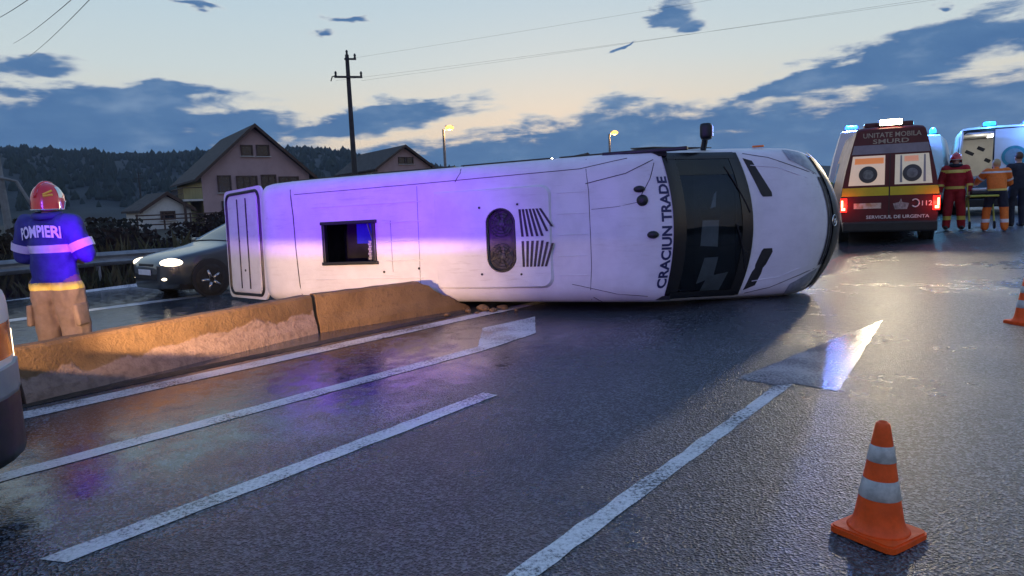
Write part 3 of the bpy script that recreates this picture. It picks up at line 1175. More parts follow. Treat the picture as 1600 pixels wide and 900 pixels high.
d1 = (Vector((-39.05, 60, 15.77)) - Vector((-17.29, 30, 10.55)))
for (a, b, lb) in (((-17.29, 30, 10.55), (-39.05, 60, 15.77), 'thin power line in the upper left sky, rightmost of three'),
                   ((-18.09, 30, 10.58), (-40.26, 60, 16.75), 'thin power line in the upper left sky, middle of three'),
                   ((-19.94, 30, 10.66), (-36.0, 50, 15.3), 'thin power line in the upper left sky, nearest the corner')):
    a, b = Vector(a), Vector(b)
    d = b - a
    wire(a - d * 0.6, a + d * 1.3, 0.25, lb, 0.014)
for (ix, iz, lb, e) in ((-0.58, 7.6, 'faint power line running right from the utility pole, lowest', (60, 6, 9.5)), (0.6, 7.6, 'faint power line running right from the utility pole, middle', (60, 7.6, 10.4)), (0.0, 8.6, 'faint power line running right from the utility pole, topmost', (60, 9.2, 12.2))):
    wire((-7.4 + ix * 0.97, 34 + ix * 0.25, iz), e, 0.5, lb, 0.0035)

# ------------------------------------------------------------------ overturned minibus (local: x forward, y left, z up)
def bus_matrix():
    c, s = math.cos(rad(-20.165)), math.sin(rad(-20.165))
    X, Z, Y = Vector((c, s, 0)), Vector((s, -c, 0)), Vector((0, 0, 1))
    q = rad(-0.888)
    X, Y = X * math.cos(q) - Y * math.sin(q), X * math.sin(q) + Y * math.cos(q)
    q = rad(-2.653)
    Y, Z = Y * math.cos(q) + Z * math.sin(q), Z * math.cos(q) - Y * math.sin(q)
    o = Vector((1.128, 9.071, 1.114)) - Z * 2.7
    return Matrix(((X.x, Y.x, Z.x, o.x), (X.y, Y.y, Z.y, o.y), (X.z, Y.z, Z.z, o.z), (0, 0, 0, 1)))


bus = thing('minibus', 'white minibus overturned on its side across the median barrier', 'minibus')
bus.matrix_world = bus_matrix()

ZC = [(-5.52, 2.40), (-5.48, 2.52), (-5.40, 2.60), (-5.25, 2.66), (-5.0, 2.69), (-4.7, 2.70), (0.0, 2.70), (0.35, 2.69), (0.6, 2.66), (0.85, 2.60), (1.02, 2.50),
      (1.4, 2.06), (1.88, 1.56), (2.0, 1.47), (2.2, 1.40), (2.45, 1.32), (2.7, 1.20), (2.85, 1.08), (2.95, 0.94), (3.02, 0.78), (3.06, 0.6), (3.08, 0.45)]
WC = [(-5.52, 0.90), (-5.2, 0.94), (-4.5, 0.955), (0.0, 0.985), (0.8, 0.99), (1.0, 0.985), (1.9, 1.03), (2.4, 1.035), (2.7, 1.02), (2.9, 0.99), (3.08, 0.95)]
RC = [(-5.52, 0.16), (-5.0, 0.22), (0.6, 0.24), (0.95, 0.14), (1.9, 0.12), (2.4, 0.2), (3.08, 0.12)]
SH = [(-0.2, 0.0), (0.95, 0.17), (1.9, 0.24), (2.5, 0.31), (3.08, 0.37)]


def bus_w(a):
    return interp(WC, a)


def bus_pt(a, y, off=0.0):
    """point of the upper skin at station a and sideways y (metres)"""
    w, R = bus_w(a), interp(RC, a)
    yn = max(-1.0, min(1.0, y / w))
    z = interp(ZC, a) - 0.035 * yn * yn
    z += 0.007 * noise.noise((a * 1.3, y * 1.7, 4.0)) + 0.003 * noise.noise((a * 4.1, y * 3.7, 9.0))     # buckled sheet metal
    e = (abs(y) - (w - R)) / R
    if e > 0:
        z -= R * (1 - math.sqrt(max(0.0, 1 - min(1.0, e) ** 2))) * 0.95
    return Vector((a - interp(SH, a) * yn * yn, y, z + off))


def bus_nrm(a, y):
    h = 0.02
    d1 = bus_pt(a + h, y) - bus_pt(a - h, y)
    d2 = bus_pt(a, y + h) - bus_pt(a, y - h)
    return d1.cross(d2).normalized()


ST = sorted(set([z[0] for z in ZC] + [-4.20, -3.33, -4.0, -3.6, -3.0, -2.5, -2.0, -1.5, -1.0, -0.5, 0.2, 1.1, 1.25, 1.55, 1.7, 2.1, 2.3, 2.6] + [-5.0 + 0.145 * i for i in range(40)]))
YN = [-1, -0.985, -0.96, -0.92, -0.87, -0.82, -0.76, -0.6, -0.375, -0.2, 0, 0.135, 0.262, 0.45, 0.6, 0.76, 0.82, 0.87, 0.92, 0.96, 0.985, 1]
bm = BM()
G = []
for a in ST:
    w = bus_w(a)
    top = [bus_pt(a, yn * w) for yn in YN]
    l, r = top[-1], top[0]
    zb = 0.34
    sd_l, sd_r = [], []
    for k in range(1, 6):
        f = k / 5
        z = l.z + (zb - l.z) * f
        bulge = 0.065 * math.sin(math.pi * min(1, f * 1.15)) * min(1.0, (l.z - zb))
        sd_l.append(Vector((l.x, w + bulge, z)))
        sd_r.append(Vector((r.x, -w - bulge, z)))
    G.append(list(reversed(sd_r)) + top + sd_l)
nj = len(G[0])
V = [[bm.verts.new(p) for p in row] for row in G]
for i in range(len(ST) - 1):
    am = (ST[i] + ST[i + 1]) / 2
    for j in range(nj):
        k = (j + 1) % nj
        jj = j - 5
        if 0 <= jj < len(YN) - 1:
            ym = (YN[jj] + YN[jj + 1]) / 2
            if -4.20 < am < -3.33 and -0.375 < ym < 0.262:
                continue
            if 1.02 < am < 1.88 and abs(ym) < 0.92:
                continue
        bm.faces.new((V[i][j], V[i + 1][j], V[i + 1][k], V[i][k]))
bm.faces.new(V[0])
bm.faces.new(list(reversed(V[-1])))
bmesh.ops.recalc_face_normals(bm, faces=bm.faces[:])
busbody = obj('body', bm, M_BUS, bus, smooth=True)
for p in busbody.data.polygons:
    if len(p.vertices) > 6:
        p.use_smooth = False


def skin_grid(name, m, a0, a1, y0, y1, off=0.004, na=10, ny=14, parent=None, smooth=True):
    """panel that follows the skin; y limits are fractions of the half width, may be (at a0, at a1)"""
    bm = BM()
    G = []
    for i in range(na + 1):
        f = i / na
        a = a0 + (a1 - a0) * f
        yl = y0 if not isinstance(y0, tuple) else y0[0] + (y0[1] - y0[0]) * f
        yr = y1 if not isinstance(y1, tuple) else y1[0] + (y1[1] - y1[0]) * f
        row = []
        for j in range(ny + 1):
            y = (yl + (yr - yl) * j / ny) * bus_w(a)
            row.append(bus_pt(a, y) + bus_nrm(a, y) * off)
        G.append(row)
    gridmesh(bm, G)
    bmesh.ops.recalc_face_normals(bm, faces=bm.faces[:])
    return obj(name, bm, m, parent or bus, smooth=smooth)


def skin_poly(name, m, poly, off0, off1, parent=None):
    """outline (a, y) laid on the skin as a plate from height off0 to off1"""
    bm = BM()
    lo_ = [bm.verts.new(bus_pt(a, y) + bus_nrm(a, y) * off0) for a, y in poly]
    hi_ = [bm.verts.new(bus_pt(a, y) + bus_nrm(a, y) * off1) for a, y in poly]
    n = len(poly)
    ca = sum(p[0] for p in poly) / n
    cy = sum(p[1] for p in poly) / n
    c = bm.verts.new(bus_pt(ca, cy) + bus_nrm(ca, cy) * off1)
    for i in range(n):
        j = (i + 1) % n
        bm.faces.new((hi_[i], hi_[j], c))
        bm.faces.new((lo_[i], lo_[j], hi_[j], hi_[i]))
    bmesh.ops.recalc_face_normals(bm, faces=bm.faces[:])
    return obj(name, bm, m, parent or bus)


def skin_line(name, pts, r=0.006, m=None, parent=None, n=24):
    bm = BM()
    P = []
    for (a0, y0), (a1, y1) in zip(pts[:-1], pts[1:]):
        k = max(2, int(math.hypot(a1 - a0, y1 - y0) / 0.12))
        for i in range(k):
            f = i / k
            P.append((a0 + (a1 - a0) * f, y0 + (y1 - y0) * f))
    P.append(pts[-1])
    tube(bm, [bus_pt(a, y, 0.0005) for a, y in P], r, 5)
    return obj(name, bm, m or M_SEAM, parent or bus)


# windscreen, its black border, what lies behind it
skin_grid('windscreen', glass_mat('windscreen_glass', (0.48, 0.54, 0.62), (0.50, 0.62, 0.85)), 1.025, 1.875, -0.915, 0.915, 0.003, 12, 20)
M_FRIT = mat('windscreen_black_border', (0.006, 0.006, 0.009), 0.25, var=0.2)
skin_grid('windscreen_border', M_FRIT, 0.975, 1.12, -0.93, 0.93, 0.010, 5, 24)
skin_grid('windscreen_border', M_FRIT, 1.79, 1.925, -0.95, 0.95, 0.010, 5, 24)
skin_grid('windscreen_border', M_FRIT, 1.03, 1.88, 0.87, 0.955, 0.0125, 10, 4)
skin_grid('windscreen_border', M_FRIT, 1.03, 1.88, -0.955, -0.87, 0.0125, 10, 4)
skin_grid('sun_band', glass_mat('sun_band_glass', (0.30, 0.42, 0.55), rough=0.1), 1.12, 1.78, 0.66, 0.865, 0.008, 8, 4)
bm = BM()
box(bm, (0.55, 0, 1.30), (2.3, 1.86, 0.06))
box(bm, (-0.55, 0, 1.9), (0.06, 1.86, 1.2))
box(bm, (0.2, 0.93, 1.9), (1.4, 0.05, 1.2))
box(bm, (0.2, -0.93, 1.9), (1.4, 0.05, 1.2))
box(bm, (0.0, 0, 2.46), (1.1, 1.8, 0.04))
obj('cab_lining', bm, mat('cab_dark_lining', (0.010, 0.010, 0.013), 0.9, var=0.3), bus)
bm = BM()
prism(bm, [(0.95, 1.36), (1.60, 1.34), (1.68, 1.46), (1.50, 1.56), (1.15, 1.62), (0.95, 1.56)], -0.92, 0.92)
for v in bm.verts:
    v.co = Vector((v.co.x, v.co.z, v.co.y))
bmesh.ops.recalc_face_normals(bm, faces=bm.faces[:])
obj('dashboard', bm, mat('dashboard_plastic', (0.030, 0.034, 0.040), 0.7, var=0.3, bump=0.2), bus)
for y in (0.45, -0.35, -0.72):
    bm = BM()
    box(bm, (0.25, y, 1.80), (0.16, 0.42, 0.75), bev=0.06)
    box(bm, (0.25, y, 2.28), (0.12, 0.24, 0.2), bev=0.05)
    obj('seat', bm, mat('dark_seat_fabric', (0.02, 0.022, 0.03), 0.9, var=0.3), bus, smooth=True)
bm = BM()
lathe(bm, [(0.185, -0.012), (0.20, 0), (0.185, 0.012), (0.17, 0)], 24, cap=False)
obj('steering_wheel', bm, M_BLACK, bus, smooth=True, loc=(0.88, 0.45, 1.74), rot=(0, rad(55), 0))


def inside_sheet(name, poly, m):
    bm = BM()
    n = bus_nrm(1.4, 0)
    plate(bm, [bus_pt(a, y) - bus_nrm(a, y) * (0.03 + 0.01 * i) for i, (a, y) in enumerate(poly)], n, 0.003)
    return obj(name, bm, m, bus)


inside_sheet('paper_sheet', [(1.33, 0.06), (1.53, 0.06), (1.53, -0.30), (1.33, -0.28)], M_PAPER)
inside_sheet('paper_sheet', [(1.38, -0.44), (1.55, -0.44), (1.55, -0.72), (1.37, -0.80)], M_PAPER)
inside_sheet('paper_sheet', [(1.46, -0.70), (1.72, -0.66), (1.68, -0.94), (1.44, -0.93)], M_PAPER)
inside_sheet('paper_sheet', [(1.43, 0.22), (1.50, 0.24), (1.55, 0.46), (1.52, 0.42)], M_PAPER)
# wipers
for (a0, y0, a1, y1) in ((1.90, 0.15, 1.70, 0.78), (1.90, -0.62, 1.72, 0.0)):
    bm = BM()
    tube(bm, [bus_pt(a0 + (a1 - a0) * k / 8, y0 + (y1 - y0) * k / 8, 0.018) for k in range(9)], 0.010, 5)
    obj('wiper', bm, M_BLACK, bus)

# bonnet: two black air intakes, shut lines, lights, grille, bumper
skin_poly('air_intake', M_BLACK, [(1.99, 0.90), (2.10, 0.86), (2.215, 0.42), (2.21, 0.36), (2.09, 0.36), (2.07, 0.40)], -0.004, 0.006)
skin_poly('air_intake', M_BLACK, [(2.07, -0.38), (2.09, -0.35), (2.20, -0.35), (2.215, -0.40), (2.12, -0.86), (1.98, -0.92)], -0.004, 0.006)
for s_ in (1, -1):
    skin_line('seam', [(2.02, s_ * 0.97), (2.35, s_ * 0.90), (2.70, s_ * 0.74), (2.88, s_ * 0.66)], 0.005)
    skin_line('bonnet_crease', [(2.05, s_ * 0.80), (2.4, s_ * 0.76), (2.75, s_ * 0.60)], 0.007, M_BUS)
    skin_grid('headlight', mat('headlight_lens', (0.30, 0.32, 0.36), 0.12, coat=0.8, var=0.3, vscale=14), 2.62, 2.93, (0.84 * s_, 0.66 * s_), (0.985 * s_, 0.97 * s_), 0.006, 8, 6)
skin_grid('grille', M_BLACK, 2.90, 3.06, -0.62, 0.62, 0.010, 6, 20)
skin_grid('bumper', M_BLACK, 2.96, 3.08, -0.99, 0.99, 0.03, 5, 24)
for a in (2.925, 2.955, 2.985):
    skin_line('grille_bar', [(a, -0.6), (a, -0.2), (a, 0.2), (a, 0.6)], 0.012, M_GREY)
bm = BM()
lathe(bm, [(0.075, -0.008), (0.085, 0), (0.075, 0.008), (0.068, 0)], 20, cap=False)
for k in range(3):
    a = rad(90 + 120 * k)
    tube(bm, [(0, 0, 0), (math.cos(a) * 0.072, math.sin(a) * 0.072, 0)], [0.012, 0.003], 5)
o = obj('emblem', bm, M_CHROME, bus, smooth=True)
o.location = bus_pt(2.965, 0, 0) + bus_nrm(2.965, 0) * 0.035
o.rotation_euler = bus_nrm(2.965, 0).to_track_quat('Z', 'X').to_euler()

# name above the windscreen
def craciun(u, v):
    y = -0.80 + 1.44 * u
    a = 0.955 - 0.115 * v
    return bus_pt(a, y) + bus_nrm(a, y) * 0.004


lettering('lettering', 'CRACIUN TRADE', M_NAVYTXT, bus, craciun, bold=0.035)

# roof: seams, shallow ribs, antennas, lamps
skin_line('seam', [(-4.80, 0.80), (-4.75, 0.4), (-4.72, -0.4), (-4.70, -0.84)], 0.008)
skin_line('seam', [(-0.12, 0.93), (-0.08, 0.5), (-0.07, -0.5), (-0.10, -0.94)], 0.004)
skin_line('seam', [(-0.12, 0.60), (0.45, 0.70), (0.86, 0.86)], 0.006)
skin_line('seam', [(-4.72, 0.72), (-2.6, 0.75), (-0.2, 0.80), (0.5, 0.90)], 0.005)
skin_line('seam', [(-1.95, 0.98), (-1.93, 0.86), (-2.0, 0.74)], 0.005)
skin_line('seam', [(0.86, 0.82), (0.76, 0.62), (0.62, 0.42)], 0.005)
skin_line('seam', [(-0.06, -0.90), (0.05, -0.97)], 0.005)
skin_line('seam', [(-0.05, 0.26), (0.3, 0.28), (0.60, 0.33)], 0.003)
skin_line('seam', [(-0.35, -0.72), (0.3, -0.86), (0.75, -0.90)], 0.004)
for y in (0.50, 0.22, -0.06, -0.34, -0.60):
    skin_line('roof_rib', [(-0.52, y), (-0.12, y)], 0.006, M_BUS)
    if abs(y) > 0.4:
        skin_line('roof_rib', [(-4.4, y), (-2.55, y)], 0.008, M_BUS)
    else:
        skin_line('roof_rib', [(-3.15, y), (-2.55, y)], 0.008, M_BUS)
for (a0, y0) in ((-3.2, -0.5), (-2.62, -0.46)):
    skin_poly('rivet', M_BLACK, [(a0 + 0.018 * math.cos(k), y0 + 0.018 * math.sin(k)) for k in [i * math.tau / 8 for i in range(8)]], 0, 0.008)
skin_line('seam', [(-2.60, 0.72), (-2.60, -0.30), (-2.62, -0.78)], 0.003)
skin_line('seam', [(-3.05, 0.25), (-3.05, -0.5)], 0.003)
for (a0, y0, ra, ry, h) in ((0.60, 0.49, 0.075, 0.045, 0.05), (0.62, 0.345, 0.075, 0.075, 0.045), (0.73, -0.10, 0.075, 0.05, 0.06)):
    bm = BM()
    lathe(bm, [(1.0, 0), (0.96, 0.4), (0.7, 0.85), (0.3, 1.0)], 18)
    for v in bm.verts:
        v.co = Vector((v.co.x * ra, v.co.y * ry, v.co.z * h))
    obj('roof_antenna', bm, M_BLACK, bus, smooth=True, loc=bus_pt(a0, y0, -0.004))

# air conditioner: shallow raised housing with two fans in one long opening and slanting louvres
poly = [(-2.35, 0.60), (-2.35, -0.74)] + [p for p in rrect(-1.5, -0.07, 0.91, 0.70, 0.14) if p[0] > -1.5][::-1]
right = sorted([p for p in rrect(-1.5, -0.07, 0.91, 0.70, 0.14) if p[0] > -1.5], key=lambda p: p[1])
poly = [(-2.35, 0.63), (-2.35, -0.77)] + right
bm = BM()
TOPH = 0.055
inner = [(-1.0 * 0 + (p[0] + 1.45) * 0.965 - 1.45, (p[1] + 0.07) * 0.955 - 0.07) for p in poly]
outer_lo = [bus_pt(a, y) + Vector((0, 0, -0.01)) for a, y in poly]
n = len(poly)
hole = [(-1.315 + 0.205 * math.cos(q), -0.10 + 0.225 * (1 if math.sin(q) > 0 else -1) * (abs(math.sin(q)) > 1e-6) + 0.205 * math.sin(q)) for q in [i * math.tau / 32 for i in range(32)]]
vo_ = [bm.verts.new(p) for p in outer_lo]
vi_ = [bm.verts.new(Vector((a, y, bus_pt(a, y).z + (TOPH if a > -2.2 else 0.012)))) for a, y in inner]
for i in range(n):
    j = (i + 1) % n
    bm.faces.new((vo_[i], vo_[j], vi_[j], vi_[i]))
vh = [bm.verts.new(Vector((a, y, bus_pt(a, y).z + TOPH))) for a, y in hole]
e_ = []
for i in range(n):
    e_.append(bm.edges.get((vi_[i], vi_[(i + 1) % n])))
for i in range(32):
    e_.append(bm.edges.new((vh[i], vh[(i + 1) % 32])))
bmesh.ops.triangle_fill(bm, use_beauty=True, edges=e_)
vb = [bm.verts.new(v.co - Vector((0, 0, TOPH - 0.006))) for v in vh]
for i in range(32):
    j = (i + 1) % 32
    bm.faces.new((vh[i], vh[j], vb[j], vb[i]))
bmesh.ops.recalc_face_normals(bm, faces=bm.faces[:])
ac = obj('air_conditioner', bm, M_BUS, bus)
bm = BM()
vb = [bm.verts.new(Vector((a, y, bus_pt(a, y).z + 0.008))) for a, y in hole]
bm.faces.new(vb)
obj('fan_opening', bm, M_BLACK, ac)
tubepts = [Vector((a, y, bus_pt(a, y).z + TOPH + 0.003)) for a, y in hole]
bm = BM()
tube(bm, tubepts, 0.012, 6, closed=True)
obj('opening_rim', bm, M_BLACK, ac)
M_FAN = mat('fan_grille', (0.035, 0.034, 0.04), 0.5, var=0.3)
for yc in (0.125, -0.325):
    bm = BM()
    for k in range(7):
        a = k * math.tau / 7
        c0 = Vector((math.cos(a), math.sin(a), 0))
        c1 = Vector((math.cos(a + 0.55), math.sin(a + 0.55), 0))
        q = [bm.verts.new(p) for p in (c0 * 0.05, c0 * 0.165 + Vector((0, 0, 0.01)), c1 * 0.165 - Vector((0, 0, 0.008)), c1 * 0.05)]
        bm.faces.new(q)
    lathe(bm, [(0.055, -0.012), (0.055, 0.012), (0.02, 0.02)], 12)
    for rr in (0.09, 0.135, 0.178):
        tube(bm, [(math.cos(i * math.tau / 24) * rr, math.sin(i * math.tau / 24) * rr, 0.026) for i in range(24)], 0.0035, 4, closed=True)
    for k in range(4):
        a = k * math.pi / 2 + 0.4
        tube(bm, [(0.03 * math.cos(a), 0.03 * math.sin(a), 0.026), (0.18 * math.cos(a), 0.18 * math.sin(a), 0.026)], 0.0035, 4)
    obj('fan', bm, M_FAN, ac, loc=(-1.315, yc, bus_pt(-1.315, yc).z + 0.024))
for half in (0, 1):
    for k in range(7):
        f = k / 6
        if half == 0:
            y_t, y_b = 0.31, -0.06
            a_b = -1.0 + 0.058 * k
            a_t = a_b - 0.03 - 0.02 * k * (0.5)
            a_b += 0.012 * k
            if k > 4:
                y_b += 0.06 * (k - 4)
        else:
            y_t, y_b = -0.12, -0.47
            a_t = -1.0 + 0.070 * k
            a_b = a_t - 0.0 - 0.018 * k
            if k > 4:
                y_t -= 0.02 * (k - 4)
        w_ = 0.017
        bm = BM()
        P = [(a_t - w_, y_t), (a_t + w_, y_t), (a_b + w_, y_b), (a_b - w_, y_b)]
        a_ = [bm.verts.new(Vector((p[0], p[1], bus_pt(*p).z + TOPH - 0.004))) for p in P]
        b_ = [bm.verts.new(Vector((p[0], p[1], bus_pt(*p).z + TOPH + 0.0025))) for p in P]
        bm.faces.new(b_)
        for i in range(4):
            bm.faces.new((a_[i], a_[(i + 1) % 4], b_[(i + 1) % 4], b_[i]))
        bmesh.ops.recalc_face_normals(bm, faces=bm.faces[:])
        obj('louvre_slot', bm, M_BLACK, ac)
for (a0, y0) in ((-1.62, 0.36), (-1.06, 0.38), (-1.62, -0.56), (-1.04, -0.57)):
    bm = BM()
    lathe(bm, [(0.016, 0), (0.016, 0.006), (0.008, 0.009)], 10)
    obj('screw', bm, M_BLACK, ac, loc=(a0, y0, bus_pt(a0, y0).z + TOPH))

# open roof hatch with the inside of the bus behind it
bm = BM()
hx0, hx1, hy0, hy1 = -4.20, -3.33, -0.358, 0.25
fr_ = [((hx0 + hx1) / 2, hy1 + 0.0, hx1 - hx0 + 0.10, 0.05), ((hx0 + hx1) / 2, hy0 - 0.0, hx1 - hx0 + 0.10, 0.05), (hx0 - 0.0, (hy0 + hy1) / 2, 0.05, hy1 - hy0 - 0.05), (hx1 + 0.0, (hy0 + hy1) / 2, 0.05, hy1 - hy0 - 0.05)]
for (cx, cy, sx_, sy_) in fr_:
    box(bm, (cx, cy, 2.70), (sx_, sy_, 0.075), bev=0.012)
hatch = obj('roof_hatch', bm, M_BLACK, bus)
bm = BM()
pz = 2.20
for quad in ([(hx0, hy0, 2.69), (hx0, hy1, 2.69), (hx0 - 0.3, hy1, pz), (hx0 - 0.3, hy0, pz)], [(hx1, hy0, 2.69), (hx1, hy1, 2.69), (hx1 + 0.05, hy1 + 0.2, pz), (hx1 + 0.05, hy0 - 0.1, pz)],
             [(hx0, hy0, 2.69), (hx1, hy0, 2.69), (hx1 + 0.05, hy0 - 0.1, pz), (hx0 - 0.3, hy0, pz)], [(hx0, hy1, 2.69), (hx1, hy1, 2.69), (hx1 + 0.05, hy1 + 0.2, pz), (hx0 - 0.3, hy1, pz)]):
    bm.faces.new([bm.verts.new(p) for p in quad])
obj('ceiling_lining', bm, M_LGREY, hatch)
bm = BM()
box(bm, (-3.9, -0.05, 1.75), (1.6, 1.3, 0.05))
box(bm, (-4.5, -0.05, 1.95), (0.05, 1.3, 0.5))
box(bm, (-3.2, -0.05, 1.95), (0.05, 1.3, 0.5))
obj('saloon_floor', bm, MATS['cab_dark_lining'], hatch)
bm = BM()
for k in range(8):
    box(bm, (-3.52 + 0.012 * (k % 2) , -0.30 + 0.036 * k, 2.36), (0.05, 0.03, 0.36))
obj('curtain', bm, mat('pale_curtain', (0.40, 0.38, 0.40), 0.9, var=0.2, vscale=6), hatch)
bm = BM()
box(bm, (-3.58, 0.08, 2.44), (0.40, 0.30, 0.04))
obj('painted_blue_light', bm, mat('blue_light_colour', (0.02, 0.03, 0.28), 0.9, var=0.2), hatch)  # blue light on the inside wall, put into this panel's colour
bm = BM()
box(bm, (-3.37, -0.05, 2.62), (0.03, 0.5, 0.03))
tube(bm, [(-3.44, 0.22, 2.70), (-3.40, -0.1, 2.60), (-3.38, -0.33, 2.66)], 0.013, 6)
obj('hatch_strut', bm, M_STEEL, hatch)

# left side (now on top): windows, trim, door mirror; wheels; underside
for (x0, x1) in ((-5.1, -3.7), (-3.6, -2.2), (-2.1, -0.7), (-0.6, 0.35)):
    bm = BM()
    prism(bm, rrect((x0 + x1) / 2, 1.95, (x1 - x0) / 2, 0.34, 0.08), 0, 0.012)
    for v in bm.verts:
        zz = v.co.y
        w_ = bus_w(v.co.x) + 0.03 + 0.03 * (2.2 - zz)
        v.co = Vector((v.co.x, w_ + v.co.z, zz))
    bmesh.ops.recalc_face_normals(bm, faces=bm.faces[:])
    obj('side_window', bm, M_DGLASS, bus)
bm = BM()
prism(bm, [(0.5, 1.6), (0.55, 2.25), (0.85, 2.2), (1.55, 1.6)], 0, 0.012)
for v in bm.verts:
    v.co = Vector((v.co.x - 0.15, 1.055 + v.co.z, v.co.y))
bmesh.ops.recalc_face_normals(bm, faces=bm.faces[:])
obj('side_window', bm, M_DGLASS, bus)
bm = BM()
box(bm, (0.62, 0.98, 2.50), (1.1, 0.05, 0.05), bev=0.015)
obj('drip_rail', bm, M_BLACK, bus)
for sgn in (1,):
    bm = BM()
    box(bm, (1.36, sgn * 1.235, 1.98), (0.15, 0.21, 0.22), bev=0.045)
    mir = obj('door_mirror', bm, M_BLACK, bus, smooth=True)
    bm = BM()
    tube(bm, [(1.30, sgn * 1.03, 1.75), (1.33, sgn * 1.12, 1.85), (1.34, sgn * 1.18, 1.92)], 0.04, 8)
    obj('mirror_arm', bm, M_BLACK, mir)
    bm = BM()
    box(bm, (1.442, sgn * 1.235, 1.985), (0.012, 0.14, 0.14), bev=0.004)
    obj('mirror_indicator', bm, mat('mirror_indicator_lens', (0.6, 0.45, 0.38), 0.2, coat=0.6, var=0.1), mir)
bm = BM()
box(bm, (2.0, 1.09, 1.05), (0.16, 0.03, 0.05), bev=0.01)
obj('side_repeater', bm, M_ORANGELENS, bus)
bm = BM()
box(bm, (-1.3, 0, 0.30), (7.6, 1.7, 0.12))
tube(bm, [(-4.5, 0.3, 0.2), (1.8, 0.3, 0.2)], 0.05, 8)
obj('underbody', bm, M_BLACK, bus)


def wheel(parent, c, r=0.34, w=0.22, rim=M_STEEL):
    bm = BM()
    lathe(bm, [(r * 0.62, -w / 2), (r * 0.93, -w / 2), (r, -w * 0.36), (r, w * 0.36), (r * 0.93, w / 2), (r * 0.62, w / 2)], 28, axis='Y', c=c, cap=False)
    ty = obj('wheel', bm, M_RUBBER, parent, smooth=True)
    bm = BM()
    lathe(bm, [(r * 0.64, -w * 0.42), (r * 0.60, -w * 0.3), (r * 0.2, -w * 0.34), (r * 0.15, -w * 0.45), (0.01, -w * 0.45)], 20, axis='Y', c=c, cap=False)
    lathe(bm, [(r * 0.64, w * 0.42), (r * 0.60, w * 0.3), (r * 0.2, w * 0.34), (r * 0.15, w * 0.45), (0.01, w * 0.45)], 20, axis='Y', c=c, cap=False)
    for sg in (-1, 1):
        for k in range(5):
            a = k * math.tau / 5
            d = Vector((math.cos(a), 0, math.sin(a)))
            tube(bm, [Vector(c) + d * r * 0.15 + Vector((0, sg * w * 0.44, 0)), Vector(c) + d * r * 0.62 + Vector((0, sg * w * 0.42, 0))], [0.035, 0.025], 6)
    obj('rim', bm, rim, ty, smooth=True)
    return ty


for x in (-3.4, 2.0):
    for y in (-0.86, 0.86):
        wheel(bus, (x, y, 0.34))

# tailgate swung open from the rear roof edge
tg = bpy.data.objects.new('tailgate', None)
bm = BM()
GH, GW = 1.62, 0.93
prism(bm, rrect(-GH / 2, 0, GH / 2, GW, 0.14), -0.03, 0.0)
me_tg = BM()
tg = obj('tailgate', bm, M_BUS, bus)
me_tg.free()
tg.location = (-5.50, 0, 2.47)
tg.rotation_euler = (0, rad(-27), 0)
bm = BM()
tube(bm, [(x, y, 0.006) for x, y in rrect(-GH / 2, 0, GH / 2 - 0.12, GW - 0.07, 0.15)], 0.026, 6, closed=True)
obj('rubber_seal', bm, M_BLACK, tg)
bm = BM()
prism(bm, rrect(-GH / 2, 0, GH / 2 - 0.2, GW - 0.12, 0.1), 0.0, 0.02)
obj('inner_panel', bm, M_BUS, tg)
bm = BM()
for (x, w_) in ((-0.62, 0.02), (-0.98, 0.015)):
    box(bm, (x, 0, 0.028), (w_, 2 * GW - 0.34, 0.016))
obj('pressed_rib', bm, M_SEAM, tg)
for (x, y) in ((-0.62, 0.2), (-0.98, 0.05), (-0.8, -0.45)):
    bm = BM()
    lathe(bm, [(0.02, 0), (0.02, 0.01)], 8)
    obj('clip', bm, M_BLACK, tg, loc=(x, y, 0.02))

# ------------------------------------------------------------------ vans (local: origin under the rear bumper, x forward, y left)
def heading(azd):
    return math.pi / 2 - rad(azd)


HW_TALL = [(0.30, 0.90), (0.55, 0.97), (0.9, 1.0), (1.25, 0.985), (1.7, 0.90), (2.1, 0.81), (2.45, 0.72), (2.75, 0.66)]
HW_STD = [(0.30, 0.92), (0.55, 0.98), (0.9, 1.0), (1.4, 0.98), (2.0, 0.92), (2.5, 0.85), (2.75, 0.80)]


def lamp(name, typ, parent, loc, energy, col, aim=None, size=0.1, spot=60, blend=0.6):
    ld = bpy.data.lights.new(name, typ)
    ld.energy = energy
    ld.color = col
    ld.shadow_soft_size = size
    if typ == 'SPOT':
        ld.spot_size = rad(spot)
        ld.spot_blend = blend
    lo = bpy.data.objects.new(name, ld)
    COL.objects.link(lo)
    lo.parent = parent
    lo.location = loc
    if aim is not None:
        lo.rotation_euler = (-Vector(aim)).to_track_quat('Z', 'Y').to_euler()
    return lo


